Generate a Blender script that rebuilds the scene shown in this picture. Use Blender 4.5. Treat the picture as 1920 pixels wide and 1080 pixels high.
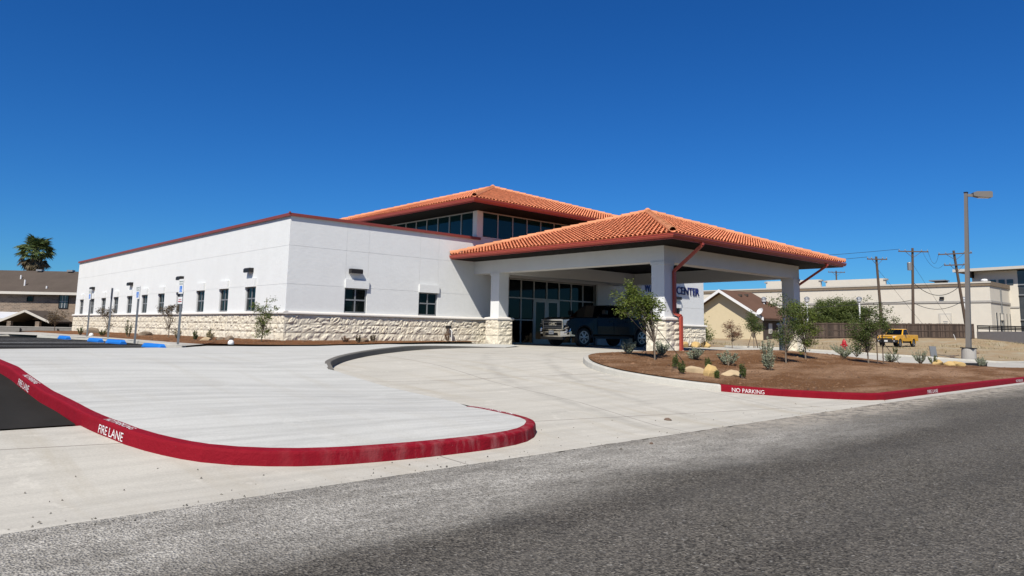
import bpy, bmesh, math, random
import numpy as np
from mathutils import Vector, Matrix, noise
from mathutils.geometry import delaunay_2d_cdt

for o in list(bpy.data.objects):
    bpy.data.objects.remove(o)
SC = bpy.context.scene
COL = SC.collection
R = math.radians
random.seed(7)

# ---------------------------------------------------------------- camera
cam_d = bpy.data.cameras.new('camera')
cam = bpy.data.objects.new('camera', cam_d)
COL.objects.link(cam)
SC.camera = cam
YAW, PITCH, ROLL = 0.7428, 0.1354, 0.0190
fw = Vector((math.sin(YAW) * math.cos(PITCH), math.cos(YAW) * math.cos(PITCH), math.sin(PITCH)))
rt = Vector((math.cos(YAW), -math.sin(YAW), 0))
up = rt.cross(fw)
r2 = rt * math.cos(ROLL) + up * math.sin(ROLL)
u2 = up * math.cos(ROLL) - rt * math.sin(ROLL)
cam.matrix_world = Matrix(((r2.x, u2.x, -fw.x, -12.65), (r2.y, u2.y, -fw.y, -26.53), (r2.z, u2.z, -fw.z, 0.65), (0, 0, 0, 1)))
cam_d.sensor_width = 36
cam_d.lens = 25.63
cam_d.shift_y = -0.0549
cam_d.clip_start = 0.1
cam_d.clip_end = 6000

# ---------------------------------------------------------------- daylight
SUN_EL, SUN_AZ = 48.7, 239.3            # compass style azimuth, from +Y towards +X
world = bpy.data.worlds.new('World')
SC.world = world
world.use_nodes = True
nt = world.node_tree
for n in list(nt.nodes):
    nt.nodes.remove(n)
sky = nt.nodes.new('ShaderNodeTexSky')
sky.sky_type = 'NISHITA'
sky.sun_disc = False
sky.sun_elevation = R(SUN_EL)
sky.sun_rotation = R(SUN_AZ)
sky.altitude = 200
sky.air_density = 1.0
sky.dust_density = 0.2
sky.ozone_density = 3.5
hsv = nt.nodes.new('ShaderNodeHueSaturation')
hsv.inputs['Saturation'].default_value = 1.25
bg = nt.nodes.new('ShaderNodeBackground')
bg.inputs['Strength'].default_value = 0.070
wo = nt.nodes.new('ShaderNodeOutputWorld')
nt.links.new(sky.outputs[0], hsv.inputs['Color'])
tint = nt.nodes.new('ShaderNodeMix')
tint.data_type, tint.blend_type = 'RGBA', 'MULTIPLY'
tint.inputs[0].default_value = 1.0
tint.inputs[7].default_value = (.25, .62, 1.0, 1)
nt.links.new(hsv.outputs[0], tint.inputs[6])
nt.links.new(tint.outputs[2], bg.inputs['Color'])
nt.links.new(bg.outputs[0], wo.inputs['Surface'])

sun_d = bpy.data.lights.new('sun', 'SUN')
sun_d.energy = 5.0
sun_d.angle = R(0.53)
sun_d.color = (1.0, 0.945, 0.85)
sun = bpy.data.objects.new('sun', sun_d)
COL.objects.link(sun)
az, el = R(SUN_AZ), R(SUN_EL)
sdir = Vector((math.sin(az) * math.cos(el), math.cos(az) * math.cos(el), math.sin(el)))
sun.rotation_euler = sdir.to_track_quat('Z', 'Y').to_euler()
sun.location = sdir * 80

SC.view_settings.view_transform = 'Standard'
SC.view_settings.look = 'None'
SC.view_settings.exposure = 0.45
SC.view_settings.gamma = 1.0
SC.view_settings.use_curve_mapping = False
SC.cycles.max_bounces = 6
SC.cycles.diffuse_bounces = 2

# ---------------------------------------------------------------- material helpers
def new_mat(name):
    m = bpy.data.materials.new(name)
    m.use_nodes = True
    t = m.node_tree
    b = t.nodes['Principled BSDF']
    return m, t, b

def N(t, kind, **kw):
    n = t.nodes.new(kind)
    for k, v in kw.items():
        if k.startswith('i_'):
            n.inputs[k[2:].replace('_', ' ')].default_value = v
        else:
            setattr(n, k, v)
    return n

def mixc(t, fac, a, b, mode='MIX'):
    m = t.nodes.new('ShaderNodeMix')
    m.data_type = 'RGBA'
    m.blend_type = mode
    for s, v in ((0, fac), (6, a), (7, b)):
        if hasattr(v, 'links'):
            t.links.new(v, m.inputs[s])
        else:
            m.inputs[s].default_value = (v if s == 0 else (*v, 1) if len(v) == 3 else v)
    return m.outputs[2]

def ramp(t, src, p0, p1, c0=(0, 0, 0), c1=(1, 1, 1)):
    r = t.nodes.new('ShaderNodeValToRGB')
    r.color_ramp.elements[0].position = p0
    r.color_ramp.elements[1].position = p1
    r.color_ramp.elements[0].color = (*c0, 1)
    r.color_ramp.elements[1].color = (*c1, 1)
    t.links.new(src, r.inputs[0])
    return r.outputs[0]

def pos(t, scale=(1, 1, 1), rot=0.0):
    g = t.nodes.new('ShaderNodeNewGeometry')
    m = t.nodes.new('ShaderNodeMapping')
    m.inputs['Scale'].default_value = scale
    m.inputs['Rotation'].default_value = (0, 0, rot)
    t.links.new(g.outputs['Position'], m.inputs[0])
    return m.outputs[0]

def noi(t, vec, scale, detail=4, rough=0.6, dist=0.0):
    n = N(t, 'ShaderNodeTexNoise')
    n.inputs['Scale'].default_value = scale
    n.inputs['Detail'].default_value = detail
    n.inputs['Roughness'].default_value = rough
    n.inputs['Distortion'].default_value = dist
    t.links.new(vec, n.inputs['Vector'])
    return n.outputs['Fac']

def bump(t, b, h, strength, dist=0.01, prev=None):
    n = t.nodes.new('ShaderNodeBump')
    n.inputs['Strength'].default_value = strength
    n.inputs['Distance'].default_value = dist
    t.links.new(h, n.inputs['Height'])
    if prev is not None:
        t.links.new(prev, n.inputs['Normal'])
    t.links.new(n.outputs[0], b.inputs['Normal'])
    return n.outputs[0]

ALB = .78                                # picked colours to real-world reflectance
def setc(t, b, c):
    t.links.new(mixc(t, 1.0, c, (ALB, ALB, ALB), 'MULTIPLY'), b.inputs['Base Color'])

def mul(c, k):
    return tuple(min(1, x * k) for x in c)

def plain(name, col, rough=0.6, var=0.12, scale=6.0, bmp=0.0, bscale=80.0, metal=0.0, spec=0.4, island=0.0, coat=0.0, objrand=0.0):
    m, t, b = new_mat(name)
    p = pos(t)
    c = mixc(t, noi(t, p, scale, 5), mul(col, 1 - var), mul(col, 1 + var))
    if island:
        g = t.nodes.new('ShaderNodeNewGeometry')
        c = mixc(t, ramp(t, g.outputs['Random Per Island'], 0, 1, (1 - island,) * 3, (1 + island * .4,) * 3), (0, 0, 0), (0, 0, 0)) if False else \
            mixc(t, 1.0, c, ramp(t, g.outputs['Random Per Island'], 0, 1, (1 - island,) * 3, (1, 1, 1)), 'MULTIPLY')
    if objrand:
        oi = t.nodes.new('ShaderNodeObjectInfo')
        c = mixc(t, 1.0, c, ramp(t, oi.outputs['Random'], 0, 1, (1 - objrand, 1 - objrand * 1.1, 1 - objrand * 1.35), (1, 1, 1)), 'MULTIPLY')
    setc(t, b, c)
    b.inputs['Roughness'].default_value = rough
    b.inputs['Metallic'].default_value = metal
    b.inputs['Specular IOR Level'].default_value = spec
    if coat:
        b.inputs['Coat Weight'].default_value = coat
        b.inputs['Coat Roughness'].default_value = 0.05
    if bmp:
        bump(t, b, noi(t, p, bscale, 4, .7), bmp)
    return m

def leafmat(name, c0, c1, trans=0.25):
    m, t, b = new_mat(name)
    g = t.nodes.new('ShaderNodeNewGeometry')
    c = ramp(t, g.outputs['Random Per Island'], 0, 1, c0, c1)
    t.links.new(c, b.inputs['Base Color'])
    b.inputs['Roughness'].default_value = 0.55
    b.inputs['Specular IOR Level'].default_value = 0.3
    tr = t.nodes.new('ShaderNodeBsdfTranslucent')
    t.links.new(c, tr.inputs['Color'])
    mx = t.nodes.new('ShaderNodeMixShader')
    mx.inputs[0].default_value = trans
    out = [n for n in t.nodes if n.type == 'OUTPUT_MATERIAL'][0]
    t.links.new(b.outputs[0], mx.inputs[1])
    t.links.new(tr.outputs[0], mx.inputs[2])
    t.links.new(mx.outputs[0], out.inputs['Surface'])
    return m

MT = {}
# stucco: faint trowel mottling
def m_stucco(name, col):
    m, t, b = new_mat(name)
    p = pos(t)
    c = mixc(t, noi(t, p, 1.1, 6, .7), mul(col, .90), mul(col, 1.06))
    pz = pos(t, (2.2, 2.2, .18))
    c = mixc(t, ramp(t, noi(t, pz, 2.5, 4), .56, .8, (0, 0, 0), (.28,) * 3), c, mul(col, .86))
    setc(t, b, c)
    b.inputs['Roughness'].default_value = .9
    b.inputs['Specular IOR Level'].default_value = .2
    n1 = bump(t, b, noi(t, p, 55, 4, .7), .55, .006)
    bump(t, b, noi(t, p, 6, 4, .6), .35, .02, n1)
    return m
MT['stucco'] = m_stucco('white_stucco', (.80, .812, .80))
MT['beige'] = m_stucco('cream_stucco', (.69, .645, .555))
MT['yellow_wall'] = m_stucco('pale_yellow_stucco', (.66, .56, .37))

def m_stone():
    m, t, b = new_mat('rough_limestone')
    p = pos(t)
    oi = t.nodes.new('ShaderNodeObjectInfo')
    c = mixc(t, noi(t, p, 5, 6, .7), (.64, .58, .46), (.90, .85, .73))
    c = mixc(t, ramp(t, oi.outputs['Random'], .0, 1, (.1,) * 3, (.6,) * 3), c, (.82, .73, .56))
    c = mixc(t, ramp(t, noi(t, p, 9, 5, .7), .60, .76, (0, 0, 0), (.7,) * 3), c, (.40, .35, .28))
    setc(t, b, c)
    b.inputs['Roughness'].default_value = .95
    b.inputs['Specular IOR Level'].default_value = .15
    n1 = bump(t, b, noi(t, p, 16, 5, .75), .75, .03)
    bump(t, b, noi(t, p, 70, 4, .7), .5, .008, n1)
    return m
MT['stone'] = m_stone()
MT['mortar'] = plain('grey_mortar', (.34, .31, .27), .95, .15, 8, .4, 60)
MT['band'] = plain('cast_stone_band', (.72, .69, .64), .85, .08, 3, .25, 90)
MT['frame'] = plain('grey_aluminium_frame', (.30, .31, .32), .45, .05, 3, metal=.4)
MT['clear_frame'] = plain('pale_aluminium_frame', (.50, .49, .47), .4, .05, 3, metal=.3)
MT['bronze'] = plain('dark_bronze_metal', (.013, .012, .012), .5, .15, 8)
MT['redmetal'] = plain('red_brown_painted_metal', (.44, .070, .044), .42, .07, 2.5, spec=.45)
MT['coping'] = plain('brown_red_coping', (.24, .050, .038), .5, .08, 2.5)
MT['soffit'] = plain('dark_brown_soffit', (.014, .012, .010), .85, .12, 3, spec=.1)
MT['roofmem'] = plain('grey_roof_membrane', (.42, .42, .41), .9, .1, 2)
MT['tile'] = plain('terracotta_tile', (.92, .325, .165), .8, .12, 2.2, .3, 60, island=.30, spec=.25)
MT['tile_pan'] = plain('terracotta_pan', (.55, .17, .078), .85, .2, 4, spec=.2)
MT['ridge'] = plain('pale_terracotta_ridge', (.70, .30, .15), .8, .15, 3, .3, 60, objrand=.18)
MT['blue_letter'] = plain('deep_blue_letter_face', (.010, .014, .13), .35, .05)
MT['whitepaint'] = plain('white_paint', (.80, .80, .78), .6, .06, 6)
MT['greymetal'] = plain('galvanised_steel', (.30, .31, .31), .45, .15, 9, metal=.5)
MT['lampgrey'] = plain('taupe_painted_steel', (.17, .155, .14), .5, .08, 3)
MT['bluepaint'] = plain('bright_blue_paint', (.012, .19, .66), .6, .08, 5, .3, 50)
MT['black'] = plain('black_rubber', (.015, .015, .015), .75, .2, 9)
MT['darkplastic'] = plain('dark_plastic', (.02, .02, .022), .5, .1, 5)
MT['chrome'] = plain('bright_chrome', (.72, .72, .73), .12, .02, 3, metal=1.0)
MT['alloy'] = plain('silver_alloy', (.5, .5, .51), .3, .05, 3, metal=.8)
MT['truckpaint'] = plain('dark_blue_black_paint', (.005, .005, .006), .24, .05, 2, spec=.22, coat=.08)
MT['yellowpaint'] = plain('yellow_car_paint', (.78, .40, .012), .28, .04, 2, spec=.5, coat=.7)
MT['lampglass'] = plain('clear_lamp_lens', (.55, .56, .58), .1, .04, 3, spec=.8)
MT['plate'] = plain('white_plate', (.72, .72, .70), .5, .05, 9)
MT['redhyd'] = plain('red_enamel', (.42, .018, .025), .45, .1, 6)
MT['wood'] = plain('weathered_pole_wood', (.115, .082, .06), .9, .25, 5, .4, 30)
MT['fence'] = plain('dark_stained_boards', (.125, .088, .066), .9, .3, 3, .4, 30, island=.72)
MT['bark'] = plain('grey_brown_bark', (.20, .16, .12), .9, .25, 12, .5, 60)
MT['stem'] = plain('woody_stem', (.17, .13, .09), .9, .25, 12)
MT['rock_y'] = plain('ochre_sandstone', (.52, .36, .15), .95, .3, 4, .9, 18)
MT['rock_t'] = plain('tan_slab_rock', (.50, .38, .23), .95, .3, 4, .9, 18)
MT['rock_g'] = plain('grey_brown_rock', (.22, .17, .12), .95, .35, 5, .9, 18)
MT['conc'] = plain('grey_concrete', (.40, .38, .35), .9, .18, 3, .5, 60)
MT['blockwall'] = plain('grey_block_wall', (.20, .19, .175), .95, .15, 3, .4, 40)
MT['whiteroof'] = plain('white_metal_sheet', (.66, .68, .72), .5, .1, 2)
MT['fascia'] = plain('cream_fascia_board', (.56, .53, .47), .7, .08, 3)
MT['whitetrim'] = plain('white_trim_board', (.80, .80, .79), .7, .04, 3)
MT['greentrim'] = plain('green_box_enamel', (.05, .13, .09), .5, .1, 4)
MT['wire'] = plain('black_cable', (.02, .02, .022), .7, .1)
MT['debris'] = plain('brown_debris', (.16, .11, .08), .9, .3, 20)

def m_glass(name, col, rough=.04, spec=.9):
    m, t, b = new_mat(name)
    p = pos(t)
    setc(t, b, mixc(t, noi(t, p, .8, 2), mul(col, .7), mul(col, 1.25)))
    b.inputs['Roughness'].default_value = rough
    b.inputs['Specular IOR Level'].default_value = spec
    bump(t, b, noi(t, p, .9, 2), .05, .02)
    return m
MT['glass'] = m_glass('dark_tinted_glass', (.003, .006, .006), .04, .22)
MT['glass_teal'] = m_glass('teal_tinted_glass', (.005, .026, .030), .05, .4)
MT['carglass'] = m_glass('car_window_glass', (.003, .004, .006), .03, .22)
MT['houseglass'] = m_glass('house_window_glass', (.05, .06, .07), .1, .6)

def m_shingle(name, col):
    m, t, b = new_mat(name)
    p = pos(t)
    c = mixc(t, noi(t, p, 7, 5, .7), mul(col, .72), mul(col, 1.25))
    c = mixc(t, ramp(t, noi(t, p, .6, 3), .4, .7), c, mul(col, .85))
    setc(t, b, c)
    b.inputs['Roughness'].default_value = .95
    b.inputs['Specular IOR Level'].default_value = .1
    bump(t, b, noi(t, p, 12, 4), .5, .02)
    return m
MT['shingle'] = m_shingle('grey_brown_shingle', (.105, .085, .070))
MT['shingle_b'] = m_shingle('brown_shingle', (.15, .085, .058))

def m_brick():
    m, t, b = new_mat('tan_brick')
    tc = t.nodes.new('ShaderNodeTexCoord')
    mp = t.nodes.new('ShaderNodeMapping')
    mp.inputs['Rotation'].default_value = (R(90), 0, 0)
    t.links.new(tc.outputs['Object'], mp.inputs[0])
    br = t.nodes.new('ShaderNodeTexBrick')
    br.inputs['Scale'].default_value = 1.0
    br.inputs['Brick Width'].default_value = .42
    br.inputs['Row Height'].default_value = .16
    br.inputs['Mortar Size'].default_value = .016
    br.inputs['Color1'].default_value = (.24, .175, .125, 1)
    br.inputs['Color2'].default_value = (.13, .095, .07, 1)
    br.inputs['Mortar'].default_value = (.30, .26, .21, 1)
    t.links.new(mp.outputs[0], br.inputs['Vector'])
    c = mixc(t, ramp(t, noi(t, pos(t), .5, 4), .45, .65, (0, 0, 0), (.5,) * 3), br.outputs[0], (.30, .22, .16))
    setc(t, b, c)
    b.inputs['Roughness'].default_value = .95
    return m
MT['brick'] = m_brick()

# ---- ground materials
def m_concrete(name, col, streak, joint=None, stain=.25):
    m, t, b = new_mat(name)
    p = pos(t)
    c = mixc(t, noi(t, p, .35, 6, .6), mul(col, .88), mul(col, 1.08))
    ps = pos(t, (.22, 2.6, 1), R(4))
    c = mixc(t, ramp(t, noi(t, ps, 1.5, 6, .65), .42, .72, (0, 0, 0), (streak,) * 3), c, mul(col, .70))
    ps2 = pos(t, (1.8, .2, 1), R(-20))
    c = mixc(t, ramp(t, noi(t, ps2, 1.2, 5, .6), .5, .75, (0, 0, 0), (stain,) * 3), c, (col[0] * .80, col[1] * .76, col[2] * .69))
    c = mixc(t, ramp(t, noi(t, p, 2.2, 5, .7), .58, .66, (0, 0, 0), (stain * .55,) * 3), c, mul(col, 1.2))
    c = mixc(t, ramp(t, noi(t, p, 14, 3, .6), .70, .76, (0, 0, 0), (.35,) * 3), c, mul(col, .6))
    sp = noi(t, p, 45, 4, .75)
    c = mixc(t, ramp(t, sp, .35, .65), mixc(t, .16, c, (0, 0, 0)), c)
    if joint:
        mp = t.nodes.new('ShaderNodeMapping')
        g = t.nodes.new('ShaderNodeNewGeometry')
        mp.inputs['Rotation'].default_value = (0, 0, joint[1])
        t.links.new(g.outputs['Position'], mp.inputs[0])
        br = t.nodes.new('ShaderNodeTexBrick')
        br.offset = 0
        br.inputs['Scale'].default_value = 1
        br.inputs['Brick Width'].default_value = joint[0]
        br.inputs['Row Height'].default_value = joint[0]
        br.inputs['Mortar Size'].default_value = .015
        br.inputs['Mortar Smooth'].default_value = .3
        t.links.new(mp.outputs[0], br.inputs['Vector'])
        c = mixc(t, br.outputs['Fac'], c, mixc(t, .72, c, (.16, .14, .12)))
        for r0 in (13.0, 14.75):
            g3 = t.nodes.new('ShaderNodeNewGeometry')
            vd = N(t, 'ShaderNodeVectorMath', operation='DISTANCE')
            t.links.new(g3.outputs['Position'], vd.inputs[0])
            vd.inputs[1].default_value = (12.0, -20.5, -.3)
            df = N(t, 'ShaderNodeMath', operation='SUBTRACT')
            df.inputs[1].default_value = r0
            t.links.new(vd.outputs['Value'], df.inputs[0])
            ab = N(t, 'ShaderNodeMath', operation='ABSOLUTE')
            t.links.new(df.outputs[0], ab.inputs[0])
            tk = ramp(t, ab.outputs[0], .05, .24, (1, 1, 1), (0, 0, 0))
            tk = mixc(t, 1.0, tk, ramp(t, noi(t, p, 1.4, 5, .7), .38, .62, (0, 0, 0), (.34,) * 3), 'MULTIPLY')
            c = mixc(t, tk, c, mul(col, .42))
    setc(t, b, c)
    b.inputs['Roughness'].default_value = .85
    b.inputs['Specular IOR Level'].default_value = .25
    n1 = bump(t, b, sp, .35, .006)
    bump(t, b, noi(t, pos(t, (1, 22, 1), R(4)), 3.2, 3), .22, .006, n1)
    return m
MT['drive'] = m_concrete('driveway_concrete', (.590, .560, .485), .65, (4.6, R(7)), .8)
MT['plaza'] = m_concrete('pale_brushed_concrete', (.615, .612, .570), .85, None, .4)
MT['walk'] = m_concrete('sidewalk_concrete', (.52, .49, .43), .25, (1.8, 0), .3)
MT['kerbc'] = m_concrete('kerb_concrete', (.56, .54, .48), .3, None, .8)
MT['kerbdark'] = m_concrete('dark_kerb_concrete', (.17, .16, .14), .3, None, .5)  # darker concrete tone for the inner driveway kerb

def m_redkerb():
    m, t, b = new_mat('red_kerb_paint')
    p = pos(t)
    c = mixc(t, noi(t, p, 3, 5), (.20, .004, .012), (.275, .007, .018))
    # worn, chalky patches along the street front, nearest the island nose
    g = t.nodes.new('ShaderNodeNewGeometry')
    sx = t.nodes.new('ShaderNodeSeparateXYZ')
    t.links.new(g.outputs['Position'], sx.inputs[0])
    mr = t.nodes.new('ShaderNodeMapRange')
    mr.inputs[1].default_value = -9.2
    mr.inputs[2].default_value = -6.5
    t.links.new(sx.outputs[0], mr.inputs[0])
    mr2 = t.nodes.new('ShaderNodeMapRange')
    mr2.inputs[1].default_value = 2.0
    mr2.inputs[2].default_value = -1.0
    t.links.new(sx.outputs[0], mr2.inputs[0])
    wz = N(t, 'ShaderNodeMath', operation='MULTIPLY')
    t.links.new(mr.outputs[0], wz.inputs[0])
    t.links.new(mr2.outputs[0], wz.inputs[1])
    nz = ramp(t, noi(t, pos(t, (1, 1, .25)), 5.5, 5, .7), .46, .66)
    w2 = N(t, 'ShaderNodeMath', operation='MULTIPLY')
    t.links.new(wz.outputs[0], w2.inputs[0])
    t.links.new(nz, w2.inputs[1])
    w3 = N(t, 'ShaderNodeMath', operation='MULTIPLY')
    w3.inputs[1].default_value = .62
    t.links.new(w2.outputs[0], w3.inputs[0])
    c = mixc(t, w3.outputs[0], c, (.33, .13, .13))
    c = mixc(t, ramp(t, noi(t, p, 26, 4, .7), .69, .73), c, (.20, .13, .12))
    setc(t, b, c)
    b.inputs['Roughness'].default_value = .75
    b.inputs['Specular IOR Level'].default_value = .12
    n1 = bump(t, b, noi(t, p, 40, 4, .7), .7, .010)
    bump(t, b, noi(t, p, 6, 3), .6, .03, n1)
    return m
MT['redkerb'] = m_redkerb()

def m_road():
    m, t, b = new_mat('worn_chipseal_asphalt')
    p = pos(t)
    v = t.nodes.new('ShaderNodeTexVoronoi')
    v.inputs['Scale'].default_value = 55
    t.links.new(p, v.inputs['Vector'])
    sv = t.nodes.new('ShaderNodeSeparateColor')
    t.links.new(v.outputs['Color'], sv.inputs[0])
    c = ramp(t, sv.outputs[0], 0.0, 1.0, (.030, .027, .022), (.285, .258, .214))
    c = mixc(t, ramp(t, sv.outputs[1], .978, .985), c, (.40, .38, .34))
    v2 = t.nodes.new('ShaderNodeTexVoronoi')
    v2.inputs['Scale'].default_value = 21
    t.links.new(p, v2.inputs['Vector'])
    c = mixc(t, ramp(t, v2.outputs['Distance'], .1, .6, (0, 0, 0), (.35,) * 3), c, (.045, .043, .04))
    big = noi(t, pos(t, (.5, 1.4, 1), R(3)), .8, 5, .6)
    c = mixc(t, ramp(t, big, .35, .7, (0, 0, 0), (.65,) * 3), c, mixc(t, .5, c, (.165, .155, .14)))
    c = mixc(t, ramp(t, noi(t, p, .9, 5, .65), .58, .74, (0, 0, 0), (.55,) * 3), c, (.045, .044, .043))
    wy = pos(t)
    sw = t.nodes.new('ShaderNodeSeparateXYZ')
    t.links.new(wy, sw.inputs[0])
    for y0 in (-22.2, -23.9):
        df = N(t, 'ShaderNodeMath', operation='SUBTRACT')
        df.inputs[1].default_value = y0
        t.links.new(sw.outputs[1], df.inputs[0])
        ab = N(t, 'ShaderNodeMath', operation='ABSOLUTE')
        t.links.new(df.outputs[0], ab.inputs[0])
        tk = mixc(t, 1.0, ramp(t, ab.outputs[0], .1, .6, (1, 1, 1), (0, 0, 0)), ramp(t, noi(t, pos(t, (.3, 1, 1)), 1.5, 5, .7), .3, .65, (0, 0, 0), (.5,) * 3), 'MULTIPLY')
        c = mixc(t, tk, c, mixc(t, .55, c, (.03, .028, .026)))
    # pale cement dust trodden off the driveway along the road edge
    g = t.nodes.new('ShaderNodeNewGeometry')
    sx = t.nodes.new('ShaderNodeSeparateXYZ')
    t.links.new(g.outputs['Position'], sx.inputs[0])
    def mrange(o, a, bb):
        mr = t.nodes.new('ShaderNodeMapRange')
        mr.interpolation_type = 'SMOOTHSTEP'
        mr.inputs[1].default_value = a
        mr.inputs[2].default_value = bb
        t.links.new(o, mr.inputs[0])
        return mr.outputs[0]
    wob = N(t, 'ShaderNodeMath', operation='MULTIPLY_ADD')
    wob.inputs[1].default_value = 1.5
    t.links.new(noi(t, pos(t, (.5, 1, 1)), .9, 4), wob.inputs[0])
    t.links.new(sx.outputs[1], wob.inputs[2])
    d1 = mrange(wob.outputs[0], -21.3, -20.1)
    d2 = mrange(wob.outputs[0], -18.55, -19.35)
    d2s = N(t, 'ShaderNodeMath', operation='MULTIPLY_ADD')
    d2s.inputs[1].default_value = .55
    d2s.inputs[2].default_value = .45
    t.links.new(d2, d2s.inputs[0])
    d3 = mrange(sx.outputs[0], 7, -5)
    def mulm(a, b_):
        q = N(t, 'ShaderNodeMath', operation='MULTIPLY')
        for k, v_ in ((0, a), (1, b_)):
            if hasattr(v_, 'links'):
                t.links.new(v_, q.inputs[k])
            else:
                q.inputs[k].default_value = v_
        return q.outputs[0]
    dust = mulm(mulm(d1, d2s.outputs[0]), d3)
    grain = ramp(t, noi(t, p, 42, 3, .8), .36, .60, (.10,) * 3, (1, 1, 1))
    patch = ramp(t, noi(t, pos(t, (.6, 1.5, 1)), 1.6, 5, .65), .30, .62, (.35,) * 3, (1, 1, 1))
    dust = mulm(mulm(dust, grain), mulm(patch, .95))
    c = mixc(t, dust, c, (.66, .63, .56))
    c = mixc(t, ramp(t, noi(t, p, 17, 4, .8), .50, .62, (0, 0, 0), (.45,) * 3), c, mixc(t, .62, c, (.02, .018, .015)))
    c = mixc(t, ramp(t, noi(t, p, 5.5, 4, .7), .66, .74, (0, 0, 0), (.55,) * 3), c, (.05, .047, .042))
    e1 = mrange(wob.outputs[0], -20.3, -19.0)
    e2 = mrange(sx.outputs[0], -6, 2)
    me = N(t, 'ShaderNodeMath', operation='MULTIPLY')
    t.links.new(e1, me.inputs[0]); t.links.new(e2, me.inputs[1])
    me2 = N(t, 'ShaderNodeMath', operation='MULTIPLY')
    t.links.new(me.outputs[0], me2.inputs[0])
    t.links.new(ramp(t, noi(t, p, 5, 5, .7), .35, .6), me2.inputs[1])
    c = mixc(t, me2.outputs[0], c, (.50, .45, .37))
    setc(t, b, c)
    b.inputs['Roughness'].default_value = .9
    b.inputs['Specular IOR Level'].default_value = .1
    n1 = bump(t, b, v.outputs['Distance'], 1.0, .016)
    bump(t, b, noi(t, p, 9, 4), .4, .02, n1)
    return m
MT['road'] = m_road()
def m_lot():
    m, t, b = new_mat('fresh_black_asphalt')
    p = pos(t)
    c = mixc(t, noi(t, p, 60, 4, .75), (.012, .0115, .010), (.034, .032, .028))
    c = mixc(t, ramp(t, noi(t, pos(t, (1, .4, 1)), .8, 5), .5, .75, (0, 0, 0), (.5,) * 3), c, (.045, .042, .038))
    c = mixc(t, ramp(t, noi(t, p, 17, 4, .7), .72, .76), c, (.20, .18, .15))
    setc(t, b, c)
    b.inputs['Roughness'].default_value = .95
    b.inputs['Specular IOR Level'].default_value = .06
    bump(t, b, noi(t, p, 90, 3, .7), .6, .008)
    return m
MT['lot'] = m_lot()
def m_soil(name, c0, c1, c2, sc=18, pale=.6):
    m, t, b = new_mat(name)
    p = pos(t)
    n = noi(t, p, sc, 6, .75)
    c = mixc(t, n, c0, c1)
    c = mixc(t, ramp(t, noi(t, pos(t, (.35, 1.2, 1), R(-25)), .7, 6, .65), .46, .64, (0, 0, 0), (pale,) * 3), c, c2)
    c = mixc(t, ramp(t, noi(t, p, 38, 3, .7), .66, .72, (0, 0, 0), (.6,) * 3), c, mul(c0, .5))
    c = mixc(t, ramp(t, noi(t, p, 24, 3, .7), .70, .75, (0, 0, 0), (.5,) * 3), c, mul(c2, 1.3))
    setc(t, b, c)
    b.inputs['Roughness'].default_value = 1
    b.inputs['Specular IOR Level'].default_value = .1
    n1 = bump(t, b, n, 1.0, .06)
    bump(t, b, noi(t, p, 60, 4, .7), 1.0, .02, n1)
    return m
MT['mulch'] = m_soil('brown_mulch', (.10, .045, .018), (.29, .150, .072), (.43, .275, .17), 14, .8)
MT['mulch_b'] = m_soil('reddish_mulch', (.16, .065, .025), (.27, .125, .055), (.30, .17, .09))
MT['dirt'] = m_soil('dry_tan_dirt', (.31, .225, .13), (.45, .34, .21), (.42, .37, .26), 7, .8)

# leaves
MT['leaf_oak'] = leafmat('oak_leaf', (.040, .066, .008), (.150, .185, .030))
MT['leaf_dark'] = leafmat('dark_leaf', (.028, .050, .010), (.110, .140, .032))
MT['leaf_red'] = leafmat('reddish_leaf', (.12, .06, .035), (.24, .14, .08))
MT['leaf_dull'] = leafmat('dull_brown_leaf', (.06, .045, .025), (.14, .10, .055))
MT['leaf_sage'] = leafmat('silver_sage_leaf', (.13, .155, .09), (.33, .36, .26), .15)
MT['leaf_pine'] = leafmat('bright_green_leaf', (.055, .085, .018), (.14, .17, .045))
MT['leaf_grass'] = leafmat('dry_straw', (.22, .17, .09), (.40, .34, .20), .2)
MT['frond'] = leafmat('palm_frond_green', (.06, .095, .028), (.19, .23, .09), .2)
MT['frond_dead'] = leafmat('palm_frond_dead', (.08, .065, .035), (.22, .18, .11), .1)

# ---------------------------------------------------------------- object helpers
def link(o, parent=None):
    COL.objects.link(o)
    if parent is not None:
        o.parent = parent
    return o

def tag(o, label, cat, group=None):
    o['label'] = label
    o['category'] = cat
    if group:
        o['group'] = group
    return o

def thing(name, label, cat, loc=(0, 0, 0), rz=0.0, group=None):
    o = bpy.data.objects.new(name, None)
    o.empty_display_size = .3
    o.location = loc
    o.rotation_euler = (0, 0, rz)
    COL.objects.link(o)
    return tag(o, label, cat, group)

def kind(o, k):
    o['kind'] = k
    return o

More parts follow.
